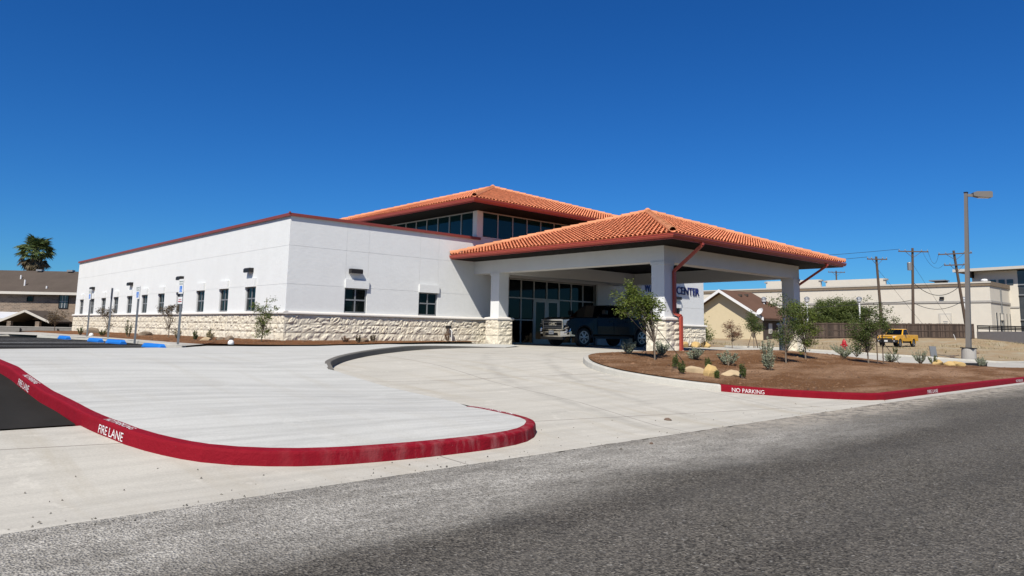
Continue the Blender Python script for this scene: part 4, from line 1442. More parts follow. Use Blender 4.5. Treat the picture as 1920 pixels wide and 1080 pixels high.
def truck_yellow():
    root = thing('pickup_truck', 'yellow single-cab pickup truck parked on the dirt by the wooden fence', 'pickup truck', (62.6, .35, gh(62, .3) - .05), math.pi + R(-3))
    P = dict(w=1.80, fx=1.60, rx=-1.40, xf=2.42, xr=-2.48, wr=.375, zh1=1.15, zh2=1.06, zbed=1.17, sill=.48, cabr=-.62, cowl=.98, roofr=-.48, rooff=.28, zroof=1.72, tw=.24,
             spokes=5, doors=((-.48, .82),), mirx=.62, mirror='darkplastic', trim='darkplastic', flare=None, swin=((.10, .93, .14, .92),))
    pickup(root, P, MT['yellowpaint'])
    x = 2.42
    gr = MB().box(x - .04, x + .03, -.55, .55, .80, .90).build('grille', MT['yellowpaint'], root)
    MB().box(x - .04, x + .02, -.52, .52, .905, .98).build('grille_mesh', MT['black'], gr)
    MB().box(x - .04, x + .02, -.52, .52, .70, .795).build('grille_mesh', MT['black'], gr)
    bt = MB().prism([(x + .031, -.13, .875), (x + .031, -.04, .875), (x + .031, -.04, .89), (x + .031, .04, .89), (x + .031, .04, .875), (x + .031, .13, .875), (x + .031, .11, .825), (x + .031, .04, .825), (x + .031, .04, .81), (x + .031, -.04, .81), (x + .031, -.04, .825), (x + .031, -.11, .825)], (.012, 0, 0))
    bt.build('emblem', MT['rock_y'], gr)
    for s in (-1, 1):
        MB().add([(x + .01, s * .58, .84), (x + .01, s * .58, .98), (x - .10, s * .80, 1.0), (x - .34, s * .855, .99), (x - .30, s * .855, .88), (x - .1, s * .83, .82)], [(0, 1, 2, 5), (2, 3, 4, 5)]).build('headlight', MT['lampglass'], root)
        MB().box(x - .2, x + .0, s * .60, s * .80, .68, .80).build('lamp_recess', MT['black'], root)
    bp = MB().add([(x + .12, -.55, .40), (x + .13, -.55, .66), (x + .13, .55, .66), (x + .12, .55, .40), (x - .04, -.89, .44), (x - .04, -.89, .66), (x - .04, .89, .66), (x - .04, .89, .44),
                   (x - .4, -.90, .46), (x - .4, -.90, .64), (x - .4, .90, .64), (x - .4, .90, .46)],
                  [(0, 3, 2, 1), (4, 0, 1, 5), (3, 7, 6, 2), (8, 4, 5, 9), (7, 11, 10, 6), (1, 2, 6, 10, 9, 5), (0, 4, 8, 11, 7, 3)])
    b = bp.build('bumper', MT['darkplastic'], root)
    MB().box(x + .131, x + .145, -.155, .155, .47, .63).build('license_plate', MT['plate'], b)
    for s in (-1, 1):
        MB().lathe([(.015, 0), (.06, .0), (.055, .02), (.01, .03)], 10, (x + .06, s * .7, .55), 'X').build('fog_lamp', MT['lampglass'], b)
truck_yellow()

# ================================================================ plants
E1 = Vector((math.cos(YAW), -math.sin(YAW), 0))
E2 = Vector((math.sin(YAW), math.cos(YAW), 0))

def leaves(mb, centers, spread, n, size, rng, elong=1.6, flat=.25):
    for c in range(n):
        k = centers[rng.randrange(len(centers))]
        p = Vector(k) + Vector((rng.gauss(0, spread), rng.gauss(0, spread), rng.gauss(0, spread * .85)))
        a = Vector((rng.uniform(-1, 1), rng.uniform(-1, 1), rng.uniform(-.7, .5))).normalized()
        nn = Vector((rng.gauss(0, 1), rng.gauss(0, 1), rng.gauss(.5, .8)))
        s = a.cross(nn)
        if s.length < 1e-3:
            continue
        s.normalize()
        nn = s.cross(a)
        l, w = size * rng.uniform(.65, 1.3) * elong / 1.6, size * rng.uniform(.3, .5)
        mb.add([p - a * l / 2, p + s * w / 2 + nn * w * flat, p + a * l / 2, p - s * w / 2 + nn * w * flat], [(0, 1, 2), (0, 2, 3)])

def blob_points(blobs, n, rng):
    vol = [b[3] * b[3] * b[4] for b in blobs]
    out = []
    for i in range(n):
        b = rng.choices(blobs, vol)[0]
        while True:
            q = Vector((rng.uniform(-1, 1), rng.uniform(-1, 1), rng.uniform(-1, 1)))
            if .25 < q.length < 1:
                break
        out.append(E1 * (b[0] + q.x * b[3]) + E2 * (b[1] + q.y * b[3] * .9) + Vector((0, 0, b[2] + q.z * b[4])))
    return out

def tree(name, label, cat, loc, blobs, nleaf, leaf, lm, trunk, seed, group=None, clumps=60, spread=.10, bark='bark', tr=.03, thin=False):
    rng = random.Random(seed)
    root = thing(name, label, cat, loc, 0, group)
    tb = MB()
    tp = [E1 * a + E2 * b_ + Vector((0, 0, c)) for a, b_, c in trunk]
    rad = [tr * (1 - .65 * i / (len(tp) - 1)) for i in range(len(tp))]
    tb.tube(tp, rad, 7)
    pts = blob_points(blobs, clumps, rng)
    base_k = max(1, int(len(tp) * .35))
    for p in pts:
        cand = [(q, r_) for q, r_ in list(zip(tp, rad))[base_k:] if q.z < p.z + .05] or [(tp[base_k], rad[base_k])]
        q, r_ = rng.choice(cand[-3:]) if len(cand) > 2 else rng.choice(cand)
        mid = q.lerp(p, .5) + Vector((rng.uniform(-1, 1), rng.uniform(-1, 1), rng.uniform(-.2, .9))) * (p - q).length * .14
        tb.tube([q, mid, p], [max(.006, r_ * .45), max(.004, r_ * .25), .003], 4, False)
    tb.build('trunk', MT[bark], root)
    lb = MB()
    leaves(lb, pts, spread, nleaf, leaf, rng)
    kind(lb.build('crown', MT[lm], root, recalc=False), 'stuff')
    return root

def gz(x, y, o=0.0):
    return gh(x, y) + o
def iz(x, y):
    return isl_z(x, y) - .01

tree('young_oak_tree', 'young leafy oak with rounded crown in front of the near canopy column', 'tree', (5.11, -13.47, iz(5.11, -13.47)),
     [(-.62, 0, 1.60, .50, .40), (-.30, 0, 1.66, .42, .32), (-.66, 0, 1.98, .28, .22), (-.72, 0, 2.16, .18, .16), (-.25, 0, 1.25, .36, .24), (-.05, 0, 1.50, .30, .30), (-.98, 0, 1.80, .22, .24)], 5200, .080, 'leaf_oak',
     [(0, 0, 0), (0, 0, .5), (-.05, .02, 1.0), (-.22, 0, 1.5), (-.50, 0, 1.9)], 11, None, 90, .085, tr=.026)
tree('young_oak_tree', 'slender multi-stemmed young tree with a wispy top before the far canopy column', 'tree', (11.12, -14.45, iz(11.12, -14.45)),
     [(.15, 0, 1.55, .35, .45), (.0, 0, 1.95, .30, .35), (-.40, 0, 2.05, .25, .25), (-.1, 0, .95, .30, .35), (.40, 0, 1.15, .3, .4), (-.7, 0, 2.2, .16, .12)], 2000, .075, 'leaf_dark',
     [(0, 0, 0), (0, 0, .35), (.08, 0, .8), (.14, 0, 1.4), (.1, 0, 2.1)], 12, None, 60, .085, tr=.028)
tree('young_oak_tree', 'denser young oak with dark trunk right of the far canopy column', 'tree', (13.83, -13.84, iz(13.83, -13.84)),
     [(-.20, 0, 1.70, .48, .48), (-.05, 0, 1.25, .5, .5), (.25, 0, .95, .38, .40), (-.35, 0, .8, .32, .35), (.0, 0, .45, .28, .35), (-.45, 0, 2.0, .25, .2)], 4600, .080, 'leaf_oak',
     [(0, 0, 0), (0, 0, .5), (.02, 0, 1.0), (-.1, 0, 1.5), (-.15, 0, 2.0)], 13, None, 90, .095, tr=.03)
tree('young_oak_tree', 'young oak with pale trunk and dark upper leaves left of the yellow pickup', 'tree', (16.67, -14.96, iz(16.67, -14.96)),
     [(-.35, 0, 1.15, .5, .45), (.30, 0, 1.50, .55, .45), (.25, 0, 2.15, .38, .36), (.75, 0, 1.75, .38, .32), (-.25, 0, .75, .38, .4), (.0, 0, 1.75, .45, .4), (.15, 0, 2.45, .2, .16)], 4800, .084, 'leaf_dark',
     [(0, 0, 0), (-.02, 0, .4), (-.05, 0, .9), (.05, 0, 1.5), (.15, 0, 2.2)], 14, None, 90, .10, tr=.032)
t = MB()
for a, b_ in (((.35, .0, 0), (.35, 0, 1.25)), ((.62, .1, 0), (.62, .1, 1.2))):
    t.tube([E1 * a[0] + E2 * a[1] + Vector((0, 0, a[2])), E1 * b_[0] + E2 * b_[1] + Vector((0, 0, b_[2]))], .022, 6)
st = thing('tree_stake', 'pair of wooden stakes with guy wires beside the oak left of the pickup', 'tree stake', (16.67, -14.96, iz(16.67, -14.96)))
t.build('stake', MT['wood'], st)
for q in ((1.25, .1, .0), (-.9, .5, .02)):
    MB().tube([E1 * .35 + Vector((0, 0, 1.15)), E1 * q[0] + E2 * q[1] + Vector((0, 0, q[2]))], .011, 4).build('guy_wire', MT['black'], st)
st = thing('tree_stake', 'thin dark guy wires bracing the oak before the near canopy column', 'tree stake', (5.11, -13.47, iz(5.11, -13.47)))
for q in ((.78, -.28, -.02), (-.35, .55, .0), (.10, .8, .02)):
    MB().tube([Vector((0, 0, 1.02)), E1 * q[0] + E2 * q[1] + Vector((0, 0, q[2]))], .010, 4).build('guy_wire', MT['black'], st)
tree('young_tree', 'staked round-headed young tree by the far drive near the fence end', 'tree', (32.31, -1.48, gz(32.3, -1.5)),
     [(0, 0, 1.6, .5, .5), (.3, 0, 1.3, .4, .3), (-.15, 0, 2.05, .3, .25)], 2400, .10, 'leaf_dark', [(0, 0, 0), (0, 0, .6), (.02, 0, 1.2), (0, 0, 1.8)], 15, None, 40, .12, tr=.035)
st = thing('tree_stake', 'three slanted stakes around the round-headed tree by the far drive', 'tree stake', (32.31, -1.48, gz(32.3, -1.5)))
for q in ((-.4, .1), (.35, .2), (.1, -.4)):
    MB().tube([E1 * q[0] + E2 * q[1], E1 * q[0] * .2 + E2 * q[1] * .2 + Vector((0, 0, 1.0))], .02, 5).build('stake', MT['wood'], st)
tree('young_tree', 'reddish brown twiggy young tree before the cream gabled house', 'tree', (28.9, -1.9, gz(28.9, -1.9, .0)),
     [(0, 0, 1.15, .55, .5), (.2, 0, .9, .45, .35), (-.2, 0, 1.45, .3, .25)], 1700, .085, 'leaf_red', [(0, 0, 0), (0, 0, .4), (.0, 0, .9), (.05, 0, 1.5)], 16, None, 50, .10, tr=.03)
tree('corner_shrub_tree', 'slim green young tree growing at the corner of the white building', 'tree', (-1.36, -1.11, .09),
     [(.05, 0, .45, .30, .38), (.0, 0, .95, .36, .3), (.25, 0, 1.25, .22, .25), (-.2, 0, 1.15, .25, .22), (.10, 0, 1.58, .12, .20), (.38, 0, 1.42, .1, .14)], 1500, .07, 'leaf_oak',
     [(0, 0, 0), (.03, 0, .5), (.06, 0, 1.0), (.1, 0, 1.6)], 17, None, 55, .06, tr=.022, bark='stem')
for (x, y, seed, lab) in ((-2.34, 5.72, 18, 'bare arching crape myrtle sapling between the middle parking sign posts'), (-2.2, 15.6, 19, 'bare arching crape myrtle sapling behind the two left parking sign posts')):
    tree('crape_myrtle_sapling', lab, 'tree', (x, y, gz(x, y, .1)),
         [(-.25, 0, 1.22, .34, .18), (.15, 0, 1.2, .3, .2), (-.05, 0, .95, .3, .2), (.1, 0, .35, .25, .15)], 800, .075, 'leaf_dull', [(0, 0, 0), (-.02, 0, .4), (.03, 0, .8), (.05, 0, 1.3)], seed, 'bare saplings in the bed by the left wall', 34, .06, tr=.022, bark='stem')
tree('crape_myrtle_sapling', 'brown-leaved sapling at the far left corner of the white building', 'tree', (-2.3, 27.6, gz(-2.3, 27.6, .0)),
     [(.1, 0, 1.15, .6, .3), (-.2, 0, .9, .4, .25)], 500, .12, 'leaf_dull', [(0, 0, 0), (0, 0, .5), (.0, 0, 1.3)], 20, 'bare saplings in the bed by the left wall', 34, .12, tr=.03, bark='stem')
GB = (37.0, 6.3, gz(37.0, 6.3) - .05)
tree('garden_shrub', 'tall loose green shrub at the right end of the wing wall', 'shrub', GB,
     [(-.1, 0, 1.2, 1.0, 1.0), (.3, 0, .7, 1.3, .6), (-.5, 0, 2.0, .6, .6)], 4500, .15, 'leaf_pine', [(0, 0, 0), (0, 0, .5), (0, 0, 1.4)], 22, None, 70, .22, tr=.05)
tree('mesquite_tree', 'wide bright green tree growing behind the wooden fence', 'tree', (79.5, 13.6, gz(79.5, 13.6)),
     [(-1.6, 0, 2.9, 1.7, 1.4), (.2, 0, 3.3, 1.6, 1.5), (1.9, 0, 2.9, 1.7, 1.5), (-2.9, 0, 2.2, 1.1, 1.1), (3.2, 0, 2.3, 1.1, 1.2), (0, 0, 1.9, 2.6, .9)], 32000, .20, 'leaf_pine',
     [(0, 0, 0), (0, 0, .8), (.1, 0, 1.8), (.1, 0, 3.2)], 23, None, 150, .30, tr=.14)
# distant crowns above the left house
tree('distant_tree', 'small dark treetop above the brick house roof beside the white building', 'tree', (22.0, 108, gh(22, 108)), [(0, 0, 7.5, 1.0, 1.2), (1.6, 0, 7.2, 1.4, .7), (0, 0, 4, 1.2, 3)], 900, .4, 'leaf_dark', [(0, 0, 0), (0, 0, 4), (0, 0, 8)], 24, None, 60, .35, tr=.2)

# silver sage shrubs and upright plants
def sage(label, x, y, h_, w, seed, mat='leaf_sage', n=26, leaf=.055, name='sage_shrub', cat='shrub', group='low shrubs in the island bed', z=None):
    rng = random.Random(seed)
    root = thing(name, label, cat, (x, y, iz(x, y) if z is None else z), 0, group)
    sb, lb = MB(), MB()
    for i in range(n):
        a = rng.uniform(0, 2 * math.pi)
        r_ = w * math.sqrt(rng.uniform(.02, 1))
        hh = h_ * rng.uniform(.55, 1.0) * (1 - .25 * (r_ / w) ** 2)
        tip = Vector((math.cos(a) * r_, math.sin(a) * r_, hh))
        p0 = Vector((math.cos(a) * .03, math.sin(a) * .03, 0))
        mid = p0.lerp(tip, .5) + Vector((math.cos(a), math.sin(a), -.3)) * .06 * w
        sb.tube([p0, mid, tip], [.010, .007, .003], 4, False)
        for k in range(int(26 + 16 * h_)):
            t_ = rng.uniform(.28, 1.02)
            p = p0.lerp(mid, t_ * 2) if t_ < .5 else mid.lerp(tip, t_ * 2 - 1)
            leaves(lb, [p], .012, 1, leaf, rng, 2.0)
    sb.build('stems', MT['stem'], root)
    kind(lb.build('foliage', MT[mat], root, recalc=False), 'stuff')
    return root
for lab, x, y, h_, w, sd in (('silver sage shrub nearest the rounded tip of the island bed', 5.4, -12.3, .46, .26, 31), ('silver sage shrub before the stone base of the near column', 6.5, -12.72, .52, .27, 32),
                             ('greener sage shrub right of the red downspout', 7.1, -13.5, .42, .34, 33), ('grey sage shrub behind the upright ochre rock', 7.4, -14.5, .50, .34, 34),
                             ('tall pale sage shrub right of the landscape rocks', 7.95, -15.55, .62, .25, 35), ('sage shrub in front of the red fire hydrant', 26.6, -9.6, .62, .50, 36),
                             ('sage shrub at the back edge between hydrant and oak', 24.3, -11.4, .85, .42, 37), ('small sage shrub right of the staked oak', 20.4, -14.4, .5, .40, 38),
                             ('tall sage shrub below the yellow pickup', 23.6, -14.5, .72, .36, 39), ('dry grey tuft at the right end of the island bed', 27.3, -15.9, .5, .28, 40),
                             ('sparse sage shrub with long stems left of the far column', 9.9, -14.4, .95, .26, 41), ('small sage shrub under the staked oak', 17.7, -13.6, .5, .3, 42)):
    sage(lab, x, y, h_, w, sd)
for lab, x, y, h_, w, sd in (('upright dark rosemary at the end of the guy wire', 4.28, -14.75, .46, .07, 51), ('upright dark rosemary left of the tan slab rock', 3.5, -15.5, .36, .11, 52),
                             ('upright rosemary just behind the ochre rock', 5.2, -15.2, .40, .10, 53), ('tiny rosemary in front of the ochre rock', 3.93, -16.25, .24, .06, 54),
                             ('tall upright rosemary right of the tan slab', 4.85, -16.45, .46, .08, 55), ('dark green upright shrub beside the pile of yellow rocks', 24.9, -14.6, .48, .26, 56), ('small dark green cone shrub across the far drive', 36.2, -8.9, .65, .16, 57)):
    sage(lab, x, y, h_, w, sd, 'leaf_dark', 16, .05, 'rosemary_plant', 'plant', 'upright dark green plants', z=(None if x < 30 else gz(x, y)))
for lab, x, y, h_, w, sd, mt in (('paired upright grey plants left of the bed rocks', -2.86, 1.2, .40, .10, 61, 'leaf_dark'), ('tall upright plant close to the bed rocks', -2.1, 1.9, .50, .09, 62, 'leaf_dark'),
                             ('spiky plant between the second and third sign posts', -3.3, 7.9, .85, .16, 63, 'leaf_dark'), ('dark low plant near the far left wheel stop', -3.7, 14.4, .5, .2, 64, 'leaf_dark'),
                             ('dry straw plant beside the dark bed rocks', -2.4, 1.0, .38, .14, 65, 'leaf_grass'), ('dry reddish plant below the first front window', 1.38, -2.2, .28, .16, 66, 'leaf_red'),
                             ('dark tuft below the first front window', 1.75, -2.5, .34, .10, 67, 'leaf_dull'), ('dry tuft right of the front bed rock', 2.7, -2.0, .34, .12, 68, 'leaf_dull'), ('thin red twig plant near the white pipe', 7.0, -1.15, .62, .18, 69, 'leaf_red'),
                             ('straw plant in the bed behind the nearest sign post', -2.5, 4.2, .45, .16, 70, 'leaf_grass'), ('low dark plant beyond the third wheel stop', -3.4, 11.6, .35, .22, 71, 'leaf_dark'), ('leggy plant on rocks by the wing wall', 27.2, -.9, .55, .2, 72, 'leaf_dull')):
    sage(lab, x, y, h_, w, sd, mt, 12, .05, 'bed_plant', 'plant', 'small plants in the wall beds', z=gz(x, y, .10))

# loose litter: chips on the mulch, grit on the concrete
def scatter(name, n, region, zf, size, mat, seed, flat=.35):
    rng = random.Random(seed)
    mb = MB()
    k = 0
    while k < n:
        x, y = region(rng)
        if x is None:
            continue
        k += 1
        q = size * rng.uniform(.4, 1.5) * (2.2 if rng.random() < .03 else 1)
        a = rng.uniform(0, 6.28)
        c, s_ = math.cos(a) * q, math.sin(a) * q
        e = rng.uniform(.3, .8)
        z = zf(x, y)
        h_ = q * flat * rng.uniform(.6, 1.6)
        mb.add([(x - c, y - s_, z), (x + s_ * e, y - c * e, z + h_ * .3), (x + c, y + s_, z + h_ * .2), (x - s_ * e, y + c * e, z), (x + rng.uniform(-.3, .3) * q, y + rng.uniform(-.3, .3) * q, z + h_)],
               [(0, 1, 4), (1, 2, 4), (2, 3, 4), (3, 0, 4)])
    return kind(mb.build(name, MT[mat], recalc=False), 'stuff')
def in_poly(x, y, P):
    r_ = False
    j = len(P) - 1
    for i in range(len(P)):
        if (P[i][1] > y) != (P[j][1] > y) and x < (P[j][0] - P[i][0]) * (y - P[i][1]) / (P[j][1] - P[i][1]) + P[i][0]:
            r_ = not r_
        j = i
    return r_
def isl_pt(rng):
    x, y = 2 + 27 * rng.random() ** 1.4, rng.uniform(-19, -11.2)
    return (x, y) if in_poly(x, y, isl) else (None, None)
def bed_pt(rng):
    x, y = rng.uniform(-4.3, 9), rng.uniform(-3.4, 14)
    return (x, y) if in_poly(x, y, bed) else (None, None)
MT['chips'] = plain('mulch_chip', (.27, .15, .08), .95, .3, 20, island=.65)
MT['grit'] = plain('grey_grit', (.22, .20, .17), .95, .3, 20, island=.7)
scatter('mulch_chips', 9000, isl_pt, lambda x, y: isl_z(x, y) - .002, .028, 'chips', 1)
scatter('mulch_chips', 3000, bed_pt, lambda x, y: gh(x, y) + .085 + .05 * ssm((min(abs(x + 4.2), abs(y + 3.2)) / 1.5)), .03, 'chips', 2)
scatter('gravel', 260, lambda r_: (r_.uniform(-13, 6), -19.75 + abs(r_.gauss(0, .7)) - .15), lambda x, y: max(gh(x, y), -.895) + .001, .010, 'grit', 3, .9)
scatter('gravel', 500, lambda r_: (r_.uniform(-13, 9), -19.75 - abs(r_.gauss(0, .8))), lambda x, y: -.892, .009, 'grit', 4, .9)

# rocks
def rock(label, x, y, z, sx, sy, sz, mat, seed, rz=0.0, group=None, peak=0.0):
    rng = random.Random(seed)
    bm = bmesh.new()
    bmesh.ops.create_icosphere(bm, subdivisions=3, radius=1)
    off = Vector((rng.uniform(0, 50), rng.uniform(0, 50), rng.uniform(0, 50)))
    for v in bm.verts:
        n = v.co.normalized()
        cut = 1.0
        for k in range(9):
            d = Vector((rng2 := random.Random(seed * 31 + k)).uniform(-1, 1) if False else 0 for _ in range(3)) if False else None
        v.co = n * (1 + .22 * noise.noise(n * 1.3 + off) + .10 * noise.noise(n * 3.2 + off))
    pl = []
    for k in range(10):
        q = random.Random(seed * 31 + k)
        d = Vector((q.uniform(-1, 1), q.uniform(-1, 1), q.uniform(-.3, 1))).normalized()
        pl.append((d, q.uniform(.62, .9)))
    for v in bm.verts:
        for d, lim in pl:
            s = v.co.dot(d)
            if s > lim:
                v.co -= d * (s - lim) * .9
        k = 1 - peak * max(0, v.co.z)
        v.co.x *= k; v.co.y *= k
        v.co = (v.co.x * sx, v.co.y * sy, v.co.z * sz)
    me = bpy.data.meshes.new('rock')
    bm.to_mesh(me); bm.free()
    me.materials.append(MT[mat])
    o = inst(me, 'rock', None, (x, y, z), (0, 0, rz))
    return tag(o, label, 'rock', group)
A0 = -YAW
rock('flat tan slab rock lying left of the ochre rock', 4.28, -15.35, iz(4.28, -15.35) + .05, .36, .20, .13, 'rock_t', 3, A0, 'landscape rocks in the island bed')
rock('upright pointed ochre rock in the island bed', 4.12, -15.95, iz(4.12, -15.95) + .08, .22, .17, .27, 'rock_y', 5, A0, 'landscape rocks in the island bed', .35)
rock('flat tan slab rock lying right of the ochre rock', 4.95, -16.05, iz(4.95, -16.05) + .05, .30, .19, .13, 'rock_t', 8, A0, 'landscape rocks in the island bed')
for i, (dx, s, lab) in enumerate(((-.42, .36, 'leftmost of the yellow rocks piled at the island end'), (0.08, .34, 'middle of the yellow rocks piled at the island end'), (.52, .32, 'rightmost of the yellow rocks piled at the island end'))):
    p = Vector((25.3, -15.05, 0)) + E1 * dx
    rock(lab, p.x, p.y, iz(p.x, p.y) + .06, s, s * .8, .17, 'rock_y', 20 + i, i, 'yellow rocks at the island end')
for i, (x, y, s, lab) in enumerate(((25.4, -.75, .42, 'left yellow rock at the foot of the wing wall'), (26.5, -.8, .40, 'middle yellow rock at the foot of the wing wall'), (27.5, -.85, .36, 'right yellow rock at the foot of the wing wall'))):
    rock(lab, x, y, gz(x, y) + .14, s, s * .7, .24, 'rock_y', 30 + i, i * .8, 'yellow rocks by the wing wall')
for i, (x, y, s, m, lab) in enumerate(((-2.75, .45, .21, 'rock_t', 'tan rock beside the upright plants in the wall bed'), (-2.0, 1.1, .20, 'rock_g', 'grey rock in the middle of the wall bed trio'), (-1.75, .85, .25, 'rock_g', 'dark rock nearest the slim corner tree'),
                                     (-1.9, 20.3, .45, 'rock_g', 'brown rock behind the left sign post'), (-1.7, 11.2, .42, 'rock_g', 'dark rock behind the middle wheel stop'), (2.25, -2.05, .24, 'rock_g', 'dark rock in the front bed below the first window'))):
    rock(lab, x, y, gz(x, y) + .15, s, s * .75, s * .62, m, 40 + i, i * 1.1 + A0, 'rocks in the wall beds')
rock('small brown brick chip lying on the concrete driveway', -1.70, -18.75, gz(-1.7, -18.75) + .018, .07, .035, .03, 'debris', 60, A0)
rock('dark pebble lying at the road edge', -4.0, -20.1, -.885, .03, .03, .022, 'debris', 61, 0)

# dry grass on the vacant lot
def dry_grass():
    rng = random.Random(5)
    mb = MB()
    for i in range(9000):
        if i % 3 == 0:
            x, y = rng.uniform(66, 92), rng.uniform(-12, -1)
            if noise.noise(Vector((x * .3, y * .3, 1))) < .05:
                continue
        else:
            x, y = rng.uniform(36, 70), rng.uniform(-13, 10)
            if noise.noise(Vector((x * .22, y * .22, 8))) < .22:
                continue
        z = gh(x, y) - .07
        hgt = rng.uniform(.06, .26)
        a = rng.uniform(0, 6.28)
        d = Vector((math.cos(a), math.sin(a), 0))
        ln = Vector((rng.uniform(-.6, .6), rng.uniform(-.6, .6), 1)) * hgt
        p = Vector((x, y, z))
        mb.add([p - d * .03, p + d * .03, p + ln], [(0, 1, 2)])
    kind(mb.build('dry_grass', MT['leaf_grass'], recalc=False), 'stuff')
dry_grass()

# fan palm beyond the brick house
def palm(label, x, y, z0, z1, scale, n_green, n_dead, seed):
    rng = random.Random(seed)
    root = thing('fan_palm', label, 'palm tree', (x, y, z0))
    hgt = z1 - z0
    MB().tube([(0, 0, 0), (.05, 0, hgt * .5), (0, 0, hgt)], [.34, .27, .24], 10).build('trunk', MT['wood'], root)
    def frond(seg, mat):
        mb = MB()
        mb.tube([(0, 0, 0), (.55, 0, .06), (1.0, 0, .02)], [.03, .02, .012], 4, False)
        for k in range(seg):
            a = R(-78 + 156 * k / (seg - 1))
            l = 1.0 * (1 - .22 * abs(a) / 1.36) * rng.uniform(.85, 1.05)
            d = Vector((math.cos(a), math.sin(a), 0))
            s = Vector((-math.sin(a), math.cos(a), 0)) * .062
            p0 = Vector((1.0, 0, .02)); p1 = p0 + d * l * .55 + Vector((0, 0, .03)); p2 = p0 + d * l + Vector((0, 0, -.28 * rng.uniform(.4, 1.3)))
            mb.add([p0, p1 - s + Vector((0, 0, .03)), p2, p1 + s + Vector((0, 0, .03)), p1 + Vector((0, 0, -.02))], [(0, 1, 4), (0, 4, 3), (1, 2, 4), (4, 2, 3)])
        return mb.mesh('frond', mat, recalc=False)
    gm, dm = [frond(17, MT['frond']) for _ in range(3)], [frond(13, MT['frond_dead']) for _ in range(3)]
    for i in range(n_green):
        el = math.asin(rng.uniform(-.45, 1.0))
        inst(rng.choice(gm), 'frond', root, (0, 0, hgt + rng.uniform(-.3, .2)), (rng.uniform(-.5, .5), -el, rng.uniform(0, 6.28)), (scale * rng.uniform(.85, 1.1),) * 3)
    for i in range(n_dead):
        el = rng.uniform(-1.45, -.45)
        inst(rng.choice(dm), 'dead_frond', root, (0, 0, hgt + rng.uniform(-1.3, -.1)), (rng.uniform(-.5, .5), -el, rng.uniform(0, 6.28)), (scale * rng.uniform(.85, 1.05),) * 3)
palm('shaggy fan palm rising above the brick house roof', 8.6, 102.8, -1.0, 11.2, 1.42, 70, 60, 3)
palm('distant fan palm top above the long cream building', 118, 62, .3, 10.4, 1.2, 26, 10, 4)

# ================================================================ street furniture
# parking signs
def parking_sign(label, x, y, z, yaw, hgt, lower, seed):
    root = thing('parking_sign', label, 'sign post', (x, y, z), 0, 'accessible parking signs')
    MB().box(-.03, .03, -.02, .02, -.1, hgt - .02).build('post', MT['greymetal'], root)
    def plate(z0, z1, w):
        o = MB().box(-.152, .152, -.006, 0, 0, z1 - z0).mesh('sign_plate', MT['whitepaint'])
        return inst(o, 'sign_plate', root, (math.cos(yaw) * .036, math.sin(yaw) * .036, z0), (0, 0, yaw + math.pi / 2), (w / .304, 1, 1))
    p = plate(hgt - .46, hgt, .305)
    for body, zc, sz in (('RESERVED', .36, .058), ('PARKING', .285, .058)):
        me = text_mesh(body, sz, 0, .001)
        xs = [v.co.x for v in me.vertices]
        for v in me.vertices:
            v.co = (v.co.x - (min(xs) + max(xs)) / 2, -.0075, zc + v.co.y)
        me.materials.clear(); me.materials.append(MT['greentrim'])
        link(bpy.data.objects.new('lettering', me), p)
    MB().box(-.085, .085, -.008, -.0062, .05, .245).build('symbol_panel', MT['bluepaint'], p)
    w = MB().lathe([(.004, -.0095), (.014, -.0095), (.014, -.0085), (.004, -.0085)], 8, (.0, 0, .215), 'Y')
    w.box(-.008, .008, -.0095, -.0085, .125, .20).box(-.008, .045, -.0095, -.0085, .125, .14).bar((.045, -.009, .13), (.06, -.009, .085), .012, .001, (0, 1, 0))
    pts = [(.045 * math.cos(a) - .006, -.009, .11 + .045 * math.sin(a)) for a in [R(110 + 240 * k / 10) for k in range(11)]]
    w.tube(pts, .005, 4)
    w.build('wheelchair_symbol', MT['whitepaint'], p)
    if lower:
        q = plate(hgt - .78, hgt - .56, .305)
        MB().box(-.10, .10, -.0085, -.0062, .13, .15).box(-.12, .12, -.0085, -.0062, .06, .09).build('sign_print', MT['redhyd'], q)
YF = math.pi
parking_sign('nearest grey post with two stacked white parking signs', -4.72, -2.62, gz(-4.7, -2.6, .09), YF + .10, 2.05, True, 1)
parking_sign('second nearest post with a white and blue parking sign', -5.06, .62, gz(-5.0, .6, .03), YF + .12, 1.95, False, 2)
parking_sign('third sign post whose sign is turned edge on', -4.42, 6.55, gz(-4.4, 6.5, .09), YF - .22, 2.05, False, 3)
parking_sign('farthest grey post with parking sign near the brick house', -4.55, 9.35, gz(-4.5, 9.3, .09), YF + .10, 2.05, False, 4)

ws = MB()
pr = [(-.10, .0), (-.10, .05), (-.065, .135), (.065, .135), (.10, .05), (.10, .0)]
n = len(pr)
for yy, k in ((-.88, .0), (-.76, 1), (.76, 1), (.88, .0)):
    for px_, pz in pr:
        ws.v.append((px_, yy, pz * (1 if k else .62)))
for i in range(3):
    for q in range(n):
        ws.f.append((i * n + q, i * n + (q + 1) % n, (i + 1) * n + (q + 1) % n, (i + 1) * n + q))
ws.f += [tuple(range(n)), tuple(3 * n + q for q in reversed(range(n)))]
wsm = ws.mesh('wheel_stop', MT['bluepaint'])
for x, y, lab in ((-5.45, -2.72, 'nearest bright blue concrete wheel stop, by the double sign'), (-5.62, .72, 'second blue wheel stop, before the second sign post'),
                  (-5.62, 3.35, 'third blue wheel stop, between the sign posts'), (-5.6, 8.35, 'farthest blue wheel stop, below the brick house')):
    o = inst(wsm, 'wheel_stop', None, (x, y, gz(x, y, .004)), (0, 0, R(random.uniform(-3, 3))))
    tag(o, lab, 'wheel stop', 'blue wheel stops in the parking lot')
